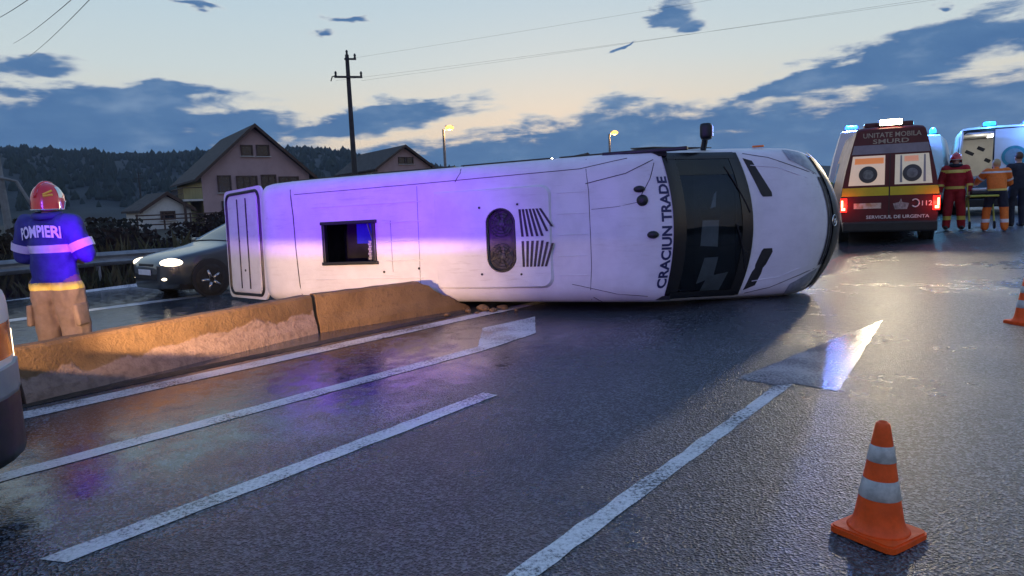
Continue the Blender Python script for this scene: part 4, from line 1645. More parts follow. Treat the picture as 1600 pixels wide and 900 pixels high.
def van(label, loc, azd, paint, hw, H=2.65, L=5.7, rear_open=False, cat='ambulance', name='ambulance', stripe=None, group=None, k=1.0, nose=True):
    t = thing(name, label, cat, loc, heading(azd), group)
    T = [(0.0, H - 0.07), (0.06, H - 0.02), (0.2, H), (3.3, H), (3.75, H - 0.09), (4.0, H - 0.28), (4.75, 1.42), (4.95, 1.28), (5.35, 1.12), (5.55, 0.95), (5.66, 0.7), (5.7, 0.5)]
    P = [(0.0, 0.985), (0.1, 1.0), (4.3, 1.0), (5.0, 0.97), (5.4, 0.88), (5.6, 0.74), (5.7, 0.6)]
    xs = sorted(set([x for x, _ in T] + [1.0, 2.0, 2.7, 4.2, 4.4, 4.6, 5.15]))

    def ring(x):
        top = interp(T, x)
        zs = [0.32, 0.45, 0.6, 0.75, 0.9, 1.1, 1.3, 1.5, 1.7, 1.9, 2.1, 2.3, 2.45]
        row = []
        for z in zs:
            zz = min(z, top - 0.10 - 0.002 * zs.index(z) * 0)
            row.append((interp(hw, zz) * interp(P, x), zz))
        e = interp(hw, top - 0.1) * interp(P, x)
        row += [(e - 0.015, top - 0.055), (e - 0.06, top - 0.015), (e * 0.75, top), (0.0, top + 0.012)]
        full = [Vector((x, -y, z)) for y, z in row] + [Vector((x, y, z)) for y, z in reversed(row[:-1])]
        return full
    bm = BM()
    V = gridmesh(bm, [ring(x) for x in xs], closed_j=True)
    if not rear_open:
        bm.faces.new(V[0])
    bm.faces.new(list(reversed(V[-1])))
    bmesh.ops.remove_doubles(bm, verts=bm.verts[:], dist=0.0005)
    bmesh.ops.recalc_face_normals(bm, faces=bm.faces[:])
    b = obj('body', bm, paint, t, smooth=True)
    for p in b.data.polygons:
        if len(p.vertices) > 6:
            p.use_smooth = False
    # windscreen and cab windows
    bm = BM()
    G = []
    for i in range(7):
        x = 4.02 + (4.72 - 4.02) * i / 6
        zt = interp(T, x)
        e = (interp(hw, zt - 0.1) * interp(P, x)) * 0.86
        G.append([Vector((x + 0.012, -e + 2 * e * j / 6, zt + 0.014)) for j in range(7)])
    gridmesh(bm, G)
    bmesh.ops.recalc_face_normals(bm, faces=bm.faces[:])
    obj('windscreen', bm, M_DGLASS, t, smooth=True)
    for sgn in (-1, 1):
        for poly in ([(3.2, 1.30), (3.2, 2.0), (3.9, 2.0), (4.55, 1.35)],):
            bm = BM()
            q = [bm.verts.new((x, sgn * (interp(hw, z) + 0.006), z)) for x, z in poly]
            bm.faces.new(q)
            obj('cab_window', bm, M_DGLASS, t)
        if stripe:
            bm = BM()
            G = [[Vector((x, sgn * (interp(hw, z) * interp(P, x) + 0.006), z)) for z in (0.98, 1.1, 1.22)] for x in (0.02, 1, 2, 3, 4, 4.6)]
            gridmesh(bm, G)
            obj('side_stripe', bm, stripe, t)
        bm = BM()
        box(bm, (4.55, sgn * 1.12, 1.42), (0.10, 0.20, 0.30), bev=0.04)
        tube(bm, [(4.55, sgn * 0.94, 1.3), (4.55, sgn * 1.1, 1.38)], 0.03, 6)
        obj('door_mirror', bm, M_BLACK, t)
        for x in (0.95, 4.85):
            wheel(t, (x, sgn * 0.87, 0.34))
            bm = BM()
            lathe(bm, [(0.40, -0.03), (0.40, 0.012), (0.36, 0.014)], 24, axis='Y', c=(x, sgn * 0.975, 0.36))
            obj('wheel_arch', bm, M_BLACK, t)
        bm = BM()
        ellipsoid(bm, (5.44, sgn * 0.66, 0.92), (0.16, 0.16, 0.13))
        obj('headlight', bm, M_GREY, t, smooth=True)
    bm = BM()
    box(bm, (-0.05, 0, 0.42), (0.16, 1.9, 0.24), bev=0.04)
    obj('rear_bumper', bm, M_BLACK, t)
    bm = BM()
    box(bm, (5.62, 0, 0.45), (0.24, 1.35, 0.28), bev=0.06)
    obj('front_bumper', bm, M_BLACK, t)
    return t


def rear_poly(name, t, poly, m, x=-0.004, th=0.012):
    bm = BM()
    plate(bm, [(x, y, z) for y, z in poly], (-1, 0, 0), th)
    return obj(name, bm, m, t)


def beacon(t, x, y, z, m, col, w=0.3, power=60, shape='bar'):
    bm = BM()
    box(bm, (x, y, z + 0.02), (0.2, w * 1.15, 0.05), bev=0.01)
    b = obj('beacon', bm, M_BLACK, t)
    bm = BM()
    if shape == 'bar':
        box(bm, (x, y, z + 0.10), (0.17, w, 0.11), bev=0.04)
    else:
        lathe(bm, [(0.09, 0), (0.10, 0.08), (0.07, 0.16), (0.02, 0.19)], 16, c=(x, y, z + 0.045))
    obj('beacon_lens', bm, m, b, smooth=True)
    if power:
        lamp('beacon_light', 'POINT', t, (x - 0.05, y, z + 0.32), power, col, size=0.08)
    return b


# maroon rescue ambulance seen from behind, rear work lamp on
BAZ = 22.0
amb = van('maroon rescue ambulance seen from behind with lit rear lamp', (8.62, 15.75, gz(8.62, 15.75) + 0.0), BAZ, M_MAROON, HW_TALL, H=2.66)
M_LITWIN = mat('lit_frosted_window', (0.5, 0.42, 0.36), 0.4, emit=(1.0, 0.74, 0.55), estr=0.34, col2=(0.4, 0.36, 0.33), vscale=3)
M_LITWIN2 = mat('lit_clear_window', (0.3, 0.28, 0.25), 0.2, emit=(0.62, 0.58, 0.50), estr=0.40, col2=(0.2, 0.2, 0.2), vscale=5)
for sgn, mm in ((1, M_LITWIN), (-1, M_LITWIN2)):
    w_ = rear_poly('rear_window', amb, [(sgn * 0.10, 1.36), (sgn * 0.84, 1.36), (sgn * 0.755, 2.02), (sgn * 0.10, 2.02)], mm, -0.006, 0.008)
    if sgn > 0:
        rear_poly('window_print', w_, [(0.13, 1.84), (0.72, 1.84), (0.71, 1.97), (0.13, 1.97)], mat('orange_print', (0.7, 0.22, 0.06), 0.5, emit=(0.9, 0.3, 0.1), estr=0.35), -0.016, 0.002)
    else:
        rear_poly('window_print', w_, [(-0.28, 1.86), (-0.56, 1.86), (-0.55, 1.98), (-0.28, 1.98)], mat('pink_print', (0.6, 0.25, 0.16), 0.5, emit=(0.9, 0.42, 0.28), estr=0.3), -0.016, 0.002)
        for yy in (-0.2, -0.66):
            rear_poly('curtain_edge', w_, [(yy, 1.40), (yy - 0.05, 1.40), (yy - 0.03, 2.0), (yy, 2.0)], M_GREY, -0.016, 0.002)
    bm = BM()
    lathe(bm, [(0.19, 0), (0.19, -0.005)], 24, axis='X', c=(-0.018, sgn * 0.44, 1.60))
    obj('round_emblem', bm, mat('dark_round_print', (0.06, 0.065, 0.07), 0.5, var=0.3), w_)
    bm = BM()
    lathe(bm, [(0.11, 0), (0.11, -0.003)], 24, axis='X', c=(-0.024, sgn * 0.44, 1.60))
    obj('emblem_centre', bm, mat('grey_round_print', (0.20, 0.22, 0.22), 0.5, var=0.5, vscale=12), w_)
    rear_poly('reflective_stripe', amb, [(sgn * 0.015, 1.12), (sgn * 0.985, 1.12), (sgn * 0.955, 1.31), (sgn * 0.015, 1.31)], M_YELSTRIPE, -0.004, 0.006)
    tl = rear_poly('tail_light', amb, [(sgn * 0.86, 0.76), (sgn * 1.0, 0.76), (sgn * 1.0, 1.08), (sgn * 0.86, 1.08)], M_TAIL, -0.002, 0.03)
    rear_poly('lit_bulb', tl, [(sgn * 0.90, 0.80), (sgn * 0.98, 0.80), (sgn * 0.98, 0.86), (sgn * 0.90, 0.86)], M_TAILHOT, -0.033, 0.004)
    rear_poly('lit_bulb', tl, [(sgn * 0.945, 0.87), (sgn * 0.985, 0.87), (sgn * 0.985, 1.03), (sgn * 0.945, 1.03)], M_TAILHOT, -0.033, 0.004)
    lamp('tail_glow', 'POINT', amb, (-0.18, sgn * 0.93, 0.92), 5, (1.0, 0.08, 0.04), size=0.05)
rear_poly('grey_band', amb, [(-0.78, 2.06), (0.78, 2.06), (0.735, 2.26), (-0.735, 2.26)], mat('grey_lilac_band', (0.26, 0.24, 0.26), 0.5, var=0.2), -0.004, 0.006)
rear_poly('door_gap', amb, [(-0.008, 0.55), (0.008, 0.55), (0.008, 2.05), (-0.008, 2.05)], M_BLACK, -0.003, 0.004)
pl = rear_poly('number_plate', amb, [(0.16, 0.83), (0.72, 0.83), (0.72, 0.955), (0.16, 0.955)], mat('plate_white', (0.65, 0.60, 0.52), 0.5, col2=(0.45, 0.28, 0.14), vscale=9), -0.004, 0.012)


def rear_text(s, y0, y1, z0, h, m, x=-0.019, parent=None, bold=0.0, slant=0.0):
    # read from behind: left of the word at +y
    return lettering('lettering', s, m, parent or amb, lambda u, v: (x, y0 + (y1 - y0) * u, z0 + h * v + slant * u), bold)


M_GOLDTXT = mat('pale_gold_lettering', (0.42, 0.36, 0.26), 0.5, var=0.2)
rear_text('UNITATE MOBILA', 0.56, -0.60, 2.42, 0.11, M_GOLDTXT, x=-0.006 + 0.0, bold=0.01)
rear_text('SMURD', 0.36, -0.36, 2.285, 0.10, M_GOLDTXT, x=-0.006, bold=0.01)
rear_text('112', -0.62, -0.85, 0.87, 0.11, M_WHITETXT, x=-0.008, bold=0.01)
bm = BM()
tube(bm, [(-0.012, -0.52 + 0.075 * math.cos(a), 0.93 + 0.085 * math.sin(a)) for a in [rad(40 + i * 280 / 16) for i in range(17)]], 0.014, 5)
obj('phone_emblem', bm, M_WHITETXT, amb)
bm = BM()
plate(bm, [(-0.004, -0.12, 0.80), (-0.004, -0.36, 0.80), (-0.004, -0.40, 0.93), (-0.004, -0.26, 0.96), (-0.004, -0.24, 1.04), (-0.004, -0.20, 0.96), (-0.004, -0.08, 0.93)], (-1, 0, 0), 0.004)
obj('coat_of_arms', bm, mat('pale_emblem', (0.40, 0.36, 0.36), 0.5, var=0.6, vscale=18), amb)
rear_text('SERVICIUL DE URGENTA', 0.46, -0.80, 0.60, 0.075, M_WHITETXT, x=-0.008, bold=0.012)
bm = BM()
box(bm, (0.10, 0.0, 2.74), (0.14, 0.50, 0.16), bev=0.03)
wl = obj('work_lamp', bm, M_BLACK, amb)
bm = BM()
box(bm, (0.02, 0.0, 2.745), (0.03, 0.44, 0.12), bev=0.01)
obj('lamp_glass', bm, M_WORKLAMP, wl)
bm = BM()
box(bm, (0.55, 0.0, 2.72), (0.35, 1.0, 0.13), bev=0.04)
obj('roof_light_bar', bm, M_MAROON, amb)
lamp('work_light', 'SPOT', amb, (-0.10, 0.0, 2.72), 900, (1.0, 0.82, 0.56), aim=(-1.0, 0.05, -0.24), size=0.15, spot=120, blend=0.5)

# white ambulance half hidden behind the minibus nose
a2 = van('white ambulance with green stripe and blue roof beacon, behind the maroon one', (10.55, 20.6, gz(10.55, 20.6)), 24, M_WHITE, HW_TALL, H=2.72, stripe=M_GREENSTR)
rear_poly('green_stripe', a2, [(-0.98, 1.0), (0.98, 1.0), (0.96, 1.22), (-0.96, 1.22)], M_GREENSTR, -0.004, 0.006)
rear_poly('rear_window', a2, [(0.12, 1.40), (0.80, 1.40), (0.76, 1.70), (0.12, 1.70)], M_DGLASS, -0.004, 0.006)
beacon(a2, 0.3, 0.38, 2.71, M_BLUELAMP, (0.1, 0.25, 1.0), w=0.34, power=900)

# white ambulance with one rear door open
a3 = van('white ambulance with its left rear door open, interior lit', (14.15, 20.3, gz(14.15, 20.3) - 0.05), 30, M_WHITE, HW_STD, H=2.62, rear_open=True)
bm = BM()
for (c, s_) in (((1.3, 0, 0.62), (2.6, 1.8, 0.06)), ((2.6, 0, 1.5), (0.06, 1.7, 1.8)), ((1.3, 0.86, 1.5), (2.6, 0.05, 1.75)), ((1.3, -0.86, 1.5), (2.6, 0.05, 1.75)), ((1.3, 0, 2.45), (2.6, 1.6, 0.05))):
    box(bm, c, s_)
obj('interior_lining', bm, M_LGREY, a3)
rear_poly('rear_door', a3, [(0.02, 0.55), (-0.97, 0.55), (-0.99, 1.2), (-0.86, 2.4), (-0.75, 2.52), (0.02, 2.52)], M_WHITE, -0.002, 0.04)
rd = rear_poly('rear_door', a3, [(0.97, 0.55), (0.86, 2.45), (0.82, 2.45), (0.94, 0.55)], M_WHITE, -0.9, -0.9)
bm = BM()
lathe(bm, [(0.30, 0), (0.30, -0.006)], 28, axis='X', c=(-0.046, -0.45, 1.72))
obj('round_emblem', bm, mat('teal_emblem', (0.05, 0.30, 0.34), 0.5, var=0.3), a3)
bm = BM()
lathe(bm, [(0.22, 0), (0.22, -0.004)], 28, axis='X', c=(-0.053, -0.45, 1.72))
obj('emblem_centre', bm, mat('pale_teal', (0.22, 0.34, 0.40), 0.5, var=0.3), a3)
bm = BM()
for (y, z, s_) in ((0.60, 1.9, 0.24), (0.32, 2.0, 0.20), (0.15, 1.65, 0.16)):
    bm = BM()
    box(bm, (0.35, y, z), (0.10, s_, 0.10), Matrix.Rotation(0.5, 3, 'X'), bev=0.02)
    obj('equipment', bm, M_BLACK, a3)
bm = BM()
box(bm, (0.5, 0.35, 1.05), (0.5, 0.4, 0.3), bev=0.04)
obj('equipment_bag', bm, M_BLACK, a3)
bm = BM()
box(bm, (0.9, 0.45, 1.15), (1.6, 0.5, 0.12), bev=0.04)
obj('bench', bm, M_GREY, a3)
bm = BM()
box(bm, (1.2, -0.5, 1.5), (0.5, 0.4, 1.4), bev=0.04)
obj('cabinet', bm, M_GREY, a3)
bm = BM()
tube(bm, [(-0.02, y, z) for y, z in ((0.03, 0.55), (0.03, 2.5), (0.70, 2.5), (0.84, 2.38), (0.96, 1.2), (0.95, 0.55))], 0.03, 6)
obj('door_seal', bm, M_BLACK, a3)
bm = BM()
box(bm, (1.2, 0.0, 2.41), (1.4, 0.12, 0.03))
obj('ceiling_light', bm, mat('lit_interior_tube', (1, 1, 1), 0.4, emit=(1.0, 0.95, 0.85), estr=8.0), a3)
lamp('interior_light', 'POINT', a3, (0.9, 0.3, 2.2), 12, (1.0, 0.93, 0.82), size=0.2)
beacon(a3, 0.2, 0.15, 2.60, M_CYANLAMP, (0.1, 0.5, 1.0), w=0.3, power=30)
beacon(a3, 0.25, -0.75, 2.55, M_BLUELAMP, (0.1, 0.25, 1.0), w=0.2, power=40)
lamp('added_door_blue', 'POINT', a3, (-0.5, -0.95, 2.5), 40, (0.12, 0.35, 1.0), size=0.1)  # added lamp without a fixture, tints the closed rear door blue

# van between them, only its roof and beacon show
a4 = van('white ambulance mostly hidden between the maroon one and the open one', (13.1, 22.8, gz(13.1, 22.8)), 35, M_WHITE, HW_STD, H=2.55)
beacon(a4, 0.2, -0.62, 2.53, M_CYANLAMP, (0.1, 0.55, 1.0), w=0.26, power=90, shape='dome')

# ------------------------------------------------------------------ response van at the left edge: its dipped headlights and beacon light the wreck
NV_X, NV_F = -3.63, 4.12
nv = thing('response_van', 'white van cut off by the left edge, only its front corner showing', 'van', (NV_X, NV_F - 5.0, 0), heading(0))
FRONT = 5.0
T = [(0.0, 2.2), (0.15, 2.3), (2.6, 2.3), (3.0, 2.22), (3.75, 1.55), (3.9, 1.45), (4.5, 1.22), (4.72, 1.12), (4.86, 0.98), (4.95, 0.80), (4.99, 0.60)]
PL = [(0.0, 0.93), (0.2, 0.96), (4.0, 0.96), (4.25, 0.95), (4.45, 0.92), (4.62, 0.86), (4.78, 0.76), (4.88, 0.64), (4.95, 0.50), (4.99, 0.35)]
bm = BM()
xs = sorted(set([x for x, _ in T] + [x for x, _ in PL] + [1, 2, 3.4, 4.35]))


def nring(x, zlo, zhi, off=0.0):
    top = min(interp(T, x), zhi)
    hw = interp(PL, x) + off
    row = []
    for z in (0.0, 0.15, 0.35, 0.5, 0.7, 0.85, 0.95, 1.0):
        zz = zlo + (top - zlo) * z
        tum = 0.12 * max(0.0, zz - 1.15)
        row.append((hw - tum - (0.03 if z == 1.0 and top < zhi - 1e-3 else 0), zz))
    row.append((0.0, row[-1][1] + 0.01))
    return [Vector((x, -y, z)) for y, z in row] + [Vector((x, y, z)) for y, z in reversed(row[:-1])]


V = gridmesh(bm, [nring(x, 0.66, 9) for x in xs], closed_j=True)
bm.faces.new(V[0])
bm.faces.new(list(reversed(V[-1])))
bmesh.ops.recalc_face_normals(bm, faces=bm.faces[:])
obj('body', bm, M_WHITE, nv, smooth=True)
xs2 = [x for x in xs if x > 3.85]
bm = BM()
V = gridmesh(bm, [nring(min(x, 4.98), 0.58, 0.74, 0.02) for x in xs2], closed_j=True)
bm.faces.new(V[0])
bm.faces.new(list(reversed(V[-1])))
bmesh.ops.recalc_face_normals(bm, faces=bm.faces[:])
obj('bumper_trim', bm, M_GREY, nv, smooth=True)
bm = BM()
V = gridmesh(bm, [nring(x, 0.24, 0.585, 0.012) for x in xs if x > 4.28 or x < 2.9], closed_j=True)
obj('lower_bumper', bm, M_BLACK, nv, smooth=True)
bm = BM()
box(bm, (2.3, 0, 0.5), (4.4, 1.6, 0.4))
obj('underbody', bm, M_BLACK, nv)
for sgn in (-1, 1):
    for x in (1.0, 3.86):
        wheel(nv, (x, sgn * 0.84, 0.35), r=0.35)
    # wrap-round lamp cluster: white lens at the front, amber wing at the corner
    bm = BM()
    G = []
    for x in (4.40, 4.50, 4.60, 4.70, 4.80):
        G.append([Vector((x, sgn * (interp(PL, x) + 0.006), z)) for z in (0.78, 0.87, 0.97)])
    gridmesh(bm, G)
    obj('indicator_lens', bm, M_ORANGELENS, nv, smooth=True)
    bm = BM()
    G = []
    for x in (4.80, 4.86, 4.91, 4.95):
        G.append([Vector((x + 0.01, sgn * (interp(PL, x) + 0.006), z)) for z in (0.74, 0.83, 0.90)])
    gridmesh(bm, G)
    obj('headlight_lens', bm, M_HEADLAMP, nv, smooth=True)
    # added plates, out of view, cut the lamp's beam above and below
    hx, ly = 5.08, (0.55 if sgn > 0 else -0.32)
    bm = BM()
    box(bm, (hx + 0.04, ly, 0.859), (0.12, 0.26, 0.006))
    box(bm, (hx + 0.04, ly, 0.823 if sgn < 0 else 0.812), (0.12, 0.26, 0.006))
    box(bm, (hx - 0.03, ly, 0.835), (0.02, 0.26, 0.054))
    obj('added_beam_plates', bm, M_BLACK, nv)
    lamp('dipped_beam', 'SPOT', nv, (hx, ly, 0.8535), 1800 if sgn < 0 else 280, (1.0, 0.60, 0.29), aim=(1.0, -0.12 if sgn < 0 else -0.2, 0.0), size=0.0015, spot=60 if sgn < 0 else 96, blend=1.0)
bm = BM()
box(bm, (2.2, 0, 2.33), (0.3, 1.2, 0.06), bev=0.02)
lb = obj('light_bar', bm, M_BLACK, nv)
for y in (-0.42, 0.42):
    bm = BM()
    box(bm, (2.2, y, 2.42), (0.24, 0.34, 0.12), bev=0.04)
    obj('beacon_lens', bm, M_BLUELAMP, lb, smooth=True)
lamp('beacon_beam', 'SPOT', nv, (2.42, -0.42, 2.46), 750, (0.24, 0.07, 1.0), aim=(1.0, -0.28, -0.10), size=0.10, spot=92, blend=1.0)
# added blue strobe, out of view; its shelf blocks the beam downwards
bm = BM()
box(bm, (5.10, -0.15, 0.962), (0.25, 0.40, 0.008))
box(bm, (4.985, -0.15, 1.00), (0.02, 0.30, 0.07))
sb_ = obj('added_strobe_shelf', bm, M_BLACK, nv)
bm = BM()
box(bm, (5.0, -0.15, 1.05), (0.05, 0.28, 0.03), bev=0.008)
obj('added_strobe_lens', bm, M_BLUELAMP, sb_)
lamp('added_strobe_beam', 'SPOT', nv, (5.03, -0.15, 0.9690), 2500, (0.22, 0.0, 1.0), aim=(1.0, -0.14, 0.04), size=0.004, spot=64, blend=1.0)
bm = BM()
G = []
for i in range(5):
    x = 3.06 + 0.66 * i / 4
    G.append([Vector((x + 0.01, y, interp(T, x) + 0.022)) for y in (-0.72, -0.3, 0.3, 0.72)])
gridmesh(bm, G)
obj('windscreen', bm, M_DGLASS, nv)

# ------------------------------------------------------------------ passing hatchback (local: x forward, y left)
CX = [(2.08, 0.56), (2.05, 0.66), (1.95, 0.73), (1.7, 0.80), (1.3, 0.87), (0.95, 0.93), (0.82, 0.97), (0.45, 1.16), (0.08, 1.34), (-0.25, 1.42), (-0.8, 1.45), (-1.3, 1.42),
      (-1.6, 1.34), (-1.85, 1.12), (-2.0, 0.92), (-2.06, 0.7), (-2.08, 0.5)]
CXs = sorted(CX)
CP = [(-2.08, 0.70), (-2.0, 0.80), (-1.6, 0.855), (0.8, 0.865), (1.5, 0.84), (1.8, 0.76), (1.95, 0.68), (2.05, 0.58), (2.08, 0.48)]
car_h = math.atan2(-DS.y, -DS.x)
fw_ = Vector((math.cos(car_h), math.sin(car_h), 0))
lf_ = Vector((-fw_.y, fw_.x, 0))
cpos = Vector((-5.66, 12.88, 0)) - fw_ * 1.28 - lf_ * 0.76
car = thing('hatchback_car', 'dark grey hatchback passing on the far carriageway with headlights on', 'car', cpos, car_h)


def car_ring(x):
    zt, w = interp(CXs, x), interp(CP, x)
    belt = min(zt - 0.06, 0.90 - 0.03 * x * 0.3)
    row = [(w * 0.86, 0.20), (w * 0.98, 0.30), (w, 0.45), (w * 1.005, 0.60), (w, max(0.62, belt * 0.85)), (w * 0.985, max(0.63, belt - 0.02))]
    if zt > belt + 0.12:
        tw = w - 0.36 * min(1, (zt - belt) / 0.5) * 0.62
        row += [(w * 0.955, belt + 0.02), ((w * 0.955 + tw) / 2 + 0.02, (belt + zt) / 2), (tw + 0.02, zt - 0.05), (tw - 0.05, zt - 0.015), (tw * 0.6, zt), (0, zt + 0.012)]
    else:
        row += [(w * 0.96, zt - 0.045), (w * 0.92, zt - 0.02), (w * 0.85, zt - 0.01), (w * 0.75, zt), (w * 0.45, zt + 0.012), (0, zt + 0.018)]
    return [Vector((x, -y, z)) for y, z in row] + [Vector((x, y, z)) for y, z in reversed(row[:-1])]


xs = sorted(set([x for x, _ in CX] + [-0.5, 0.25, 0.65, 1.1, 1.5, -1.0]))
bm = BM()
V = gridmesh(bm, [car_ring(x) for x in xs], closed_j=True)
bm.faces.new(V[0])
bm.faces.new(list(reversed(V[-1])))
bmesh.ops.recalc_face_normals(bm, faces=bm.faces[:])
obj('body', bm, M_GREYCAR, car, smooth=True)
M_CARGLASS = mat('car_window_glass', (0.02, 0.03, 0.035), 0.05, spec=0.8, var=0.2)
bm = BM()
G = []
for i in range(8):
    x = 0.12 + 0.66 * i / 7
    r_ = car_ring(x)
    tops = [p for p in r_[8:15]]
    G.append([p + Vector((0.006, 0, 0.010)) for p in tops])
gridmesh(bm, G)
obj('windscreen', bm, M_CARGLASS, car, smooth=True)
for sgn in (-1, 1):
    for poly in ([(0.66, 0.955), (0.10, 1.27), (-0.32, 1.345), (-0.36, 0.955)], [(-0.42, 0.955), (-0.38, 1.345), (-1.25, 1.335), (-1.55, 1.20), (-1.60, 0.99)]):
        bm = BM()
        q = []
        for x, z in poly:
            zt, w = interp(CXs, x), interp(CP, x)
            belt = 0.90 - 0.009 * x
            tw = w - 0.36 * 0.62 * min(1, (zt - belt) / 0.5)
            f = (z - belt) / max(0.05, zt - 0.05 - belt)
            q.append(bm.verts.new((x, sgn * (w * 0.955 + (tw + 0.02 - w * 0.955) * f + 0.014), z)))
        bm.faces.new(q)
        obj('side_window', bm, M_CARGLASS, car)
    for x in (1.28, -1.30):
        wheel(car, (x, sgn * 0.78, 0.31), r=0.31, w=0.20)
        bm = BM()
        lathe(bm, [(0.365, -0.02), (0.365, 0.004), (0.32, 0.006)], 24, axis='Y', c=(x, sgn * 0.868, 0.34))
        obj('wheel_arch', bm, M_BLACK, car)
    bm = BM()
    ellipsoid(bm, (1.84, sgn * 0.60, 0.665), (0.22, 0.17, 0.085), Matrix.Rotation(-sgn * 0.5, 3, 'Z'))
    obj('headlight', bm, M_HEADLAMP, car, smooth=True)
    bm = BM()
    ellipsoid(bm, (1.99, sgn * 0.52, 0.38), (0.07, 0.12, 0.05))
    obj('fog_lamp', bm, M_HEADLAMP, car, smooth=True)
    bm = BM()
    box(bm, (0.62, sgn * 0.97, 0.98), (0.12, 0.20, 0.13), bev=0.04)
    obj('door_mirror', bm, M_GREYCAR, car)
    bm = BM()
    box(bm, (-2.0, sgn * 0.66, 0.86), (0.10, 0.22, 0.22), bev=0.04)
    obj('tail_light', bm, M_TAIL, car)
    for x in (-0.39, 0.72):
        bm = BM()
        tube(bm, [(x, sgn * 0.874, 0.28), (x, sgn * 0.876, 0.60), (x, sgn * 0.862, 0.88)], 0.005, 4)
        obj('door_gap', bm, M_BLACK, car)
    for x in (-0.28, -1.15):
        bm = BM()
        box(bm, (x, sgn * 0.885, 0.80), (0.18, 0.03, 0.03), bev=0.01)
        obj('door_handle', bm, M_GREYCAR, car)
bm = BM()
box(bm, (2.06, 0, 0.42), (0.06, 0.90, 0.13), bev=0.02)
obj('grille', bm, M_BLACK, car)
bm = BM()
box(bm, (2.02, 0, 0.62), (0.10, 0.62, 0.07), bev=0.02)
obj('grille', bm, M_BLACK, car)
bm = BM()
box(bm, (2.10, 0, 0.50), (0.015, 0.50, 0.10), bev=0.004)
obj('number_plate', bm, M_PAPER, car)
bm = BM()
box(bm, (0, 0, 0.22), (3.6, 1.45, 0.12))
obj('underbody', bm, M_BLACK, car)
lamp('headlight_beam', 'SPOT', car, (2.2, 0.55, 0.66), 90, (1.0, 0.8, 0.55), aim=(1, 0.0, -0.10), size=0.08, spot=70, blend=0.8)
lamp('headlight_beam', 'SPOT', car, (2.2, -0.55, 0.66), 90, (1.0, 0.8, 0.55), aim=(1, 0.0, -0.10), size=0.08, spot=70, blend=0.8)

# ------------------------------------------------------------------ traffic cones
def traffic_cone(x, y, rz, label, tilt=0.0):
    t = thing('traffic_cone', label, 'traffic cone', (x, y, gz(x, y)), rz, 'traffic cones on the wet lane')
    t.rotation_euler = (0, tilt, rz)
    bm = BM()
    prism(bm, rrect(0, 0, 0.145, 0.145, 0.035), 0.0, 0.032)
    bmesh.ops.bevel(bm, geom=[e for e in bm.edges if abs(e.verts[0].co.z - e.verts[1].co.z) < 1e-5 and e.verts[0].co.z > 0.02], offset=0.008, segments=2, affect='EDGES')
    obj('base', bm, M_CONE, t)
    r_at = lambda z: 0.102 - (0.102 - 0.028) * ((z - 0.055) / 0.445)
    bm = BM()
    prof = [(0.128, 0.030), (0.118, 0.040), (0.106, 0.055)]
    for k in range(1, 17):
        z = 0.055 + 0.43 * k / 16
        prof.append((r_at(z), z))
    prof += [(0.027, 0.497), (0.018, 0.505), (0.012, 0.498)]
    lathe(bm, prof, 32)
    obj('cone_body', bm, M_CONE, t, smooth=True)
    for (z0, z1) in ((0.175, 0.258), (0.335, 0.405)):
        bm = BM()
        lathe(bm, [(r_at(z0) + 0.001, z0), (r_at(z0) + 0.0025, z0 + 0.002), (r_at(z1) + 0.0025, z1 - 0.002), (r_at(z1) + 0.001, z1)], 32, cap=False)
        obj('reflective_band', bm, M_CONEBAND, t, smooth=True)
    return t


traffic_cone(1.555, 2.86, rad(32), 'whole orange cone with two grey bands standing nearest the camera', rad(2.0))
traffic_cone(5.47, 7.27, rad(10), 'orange cone cut by the right edge of the picture')


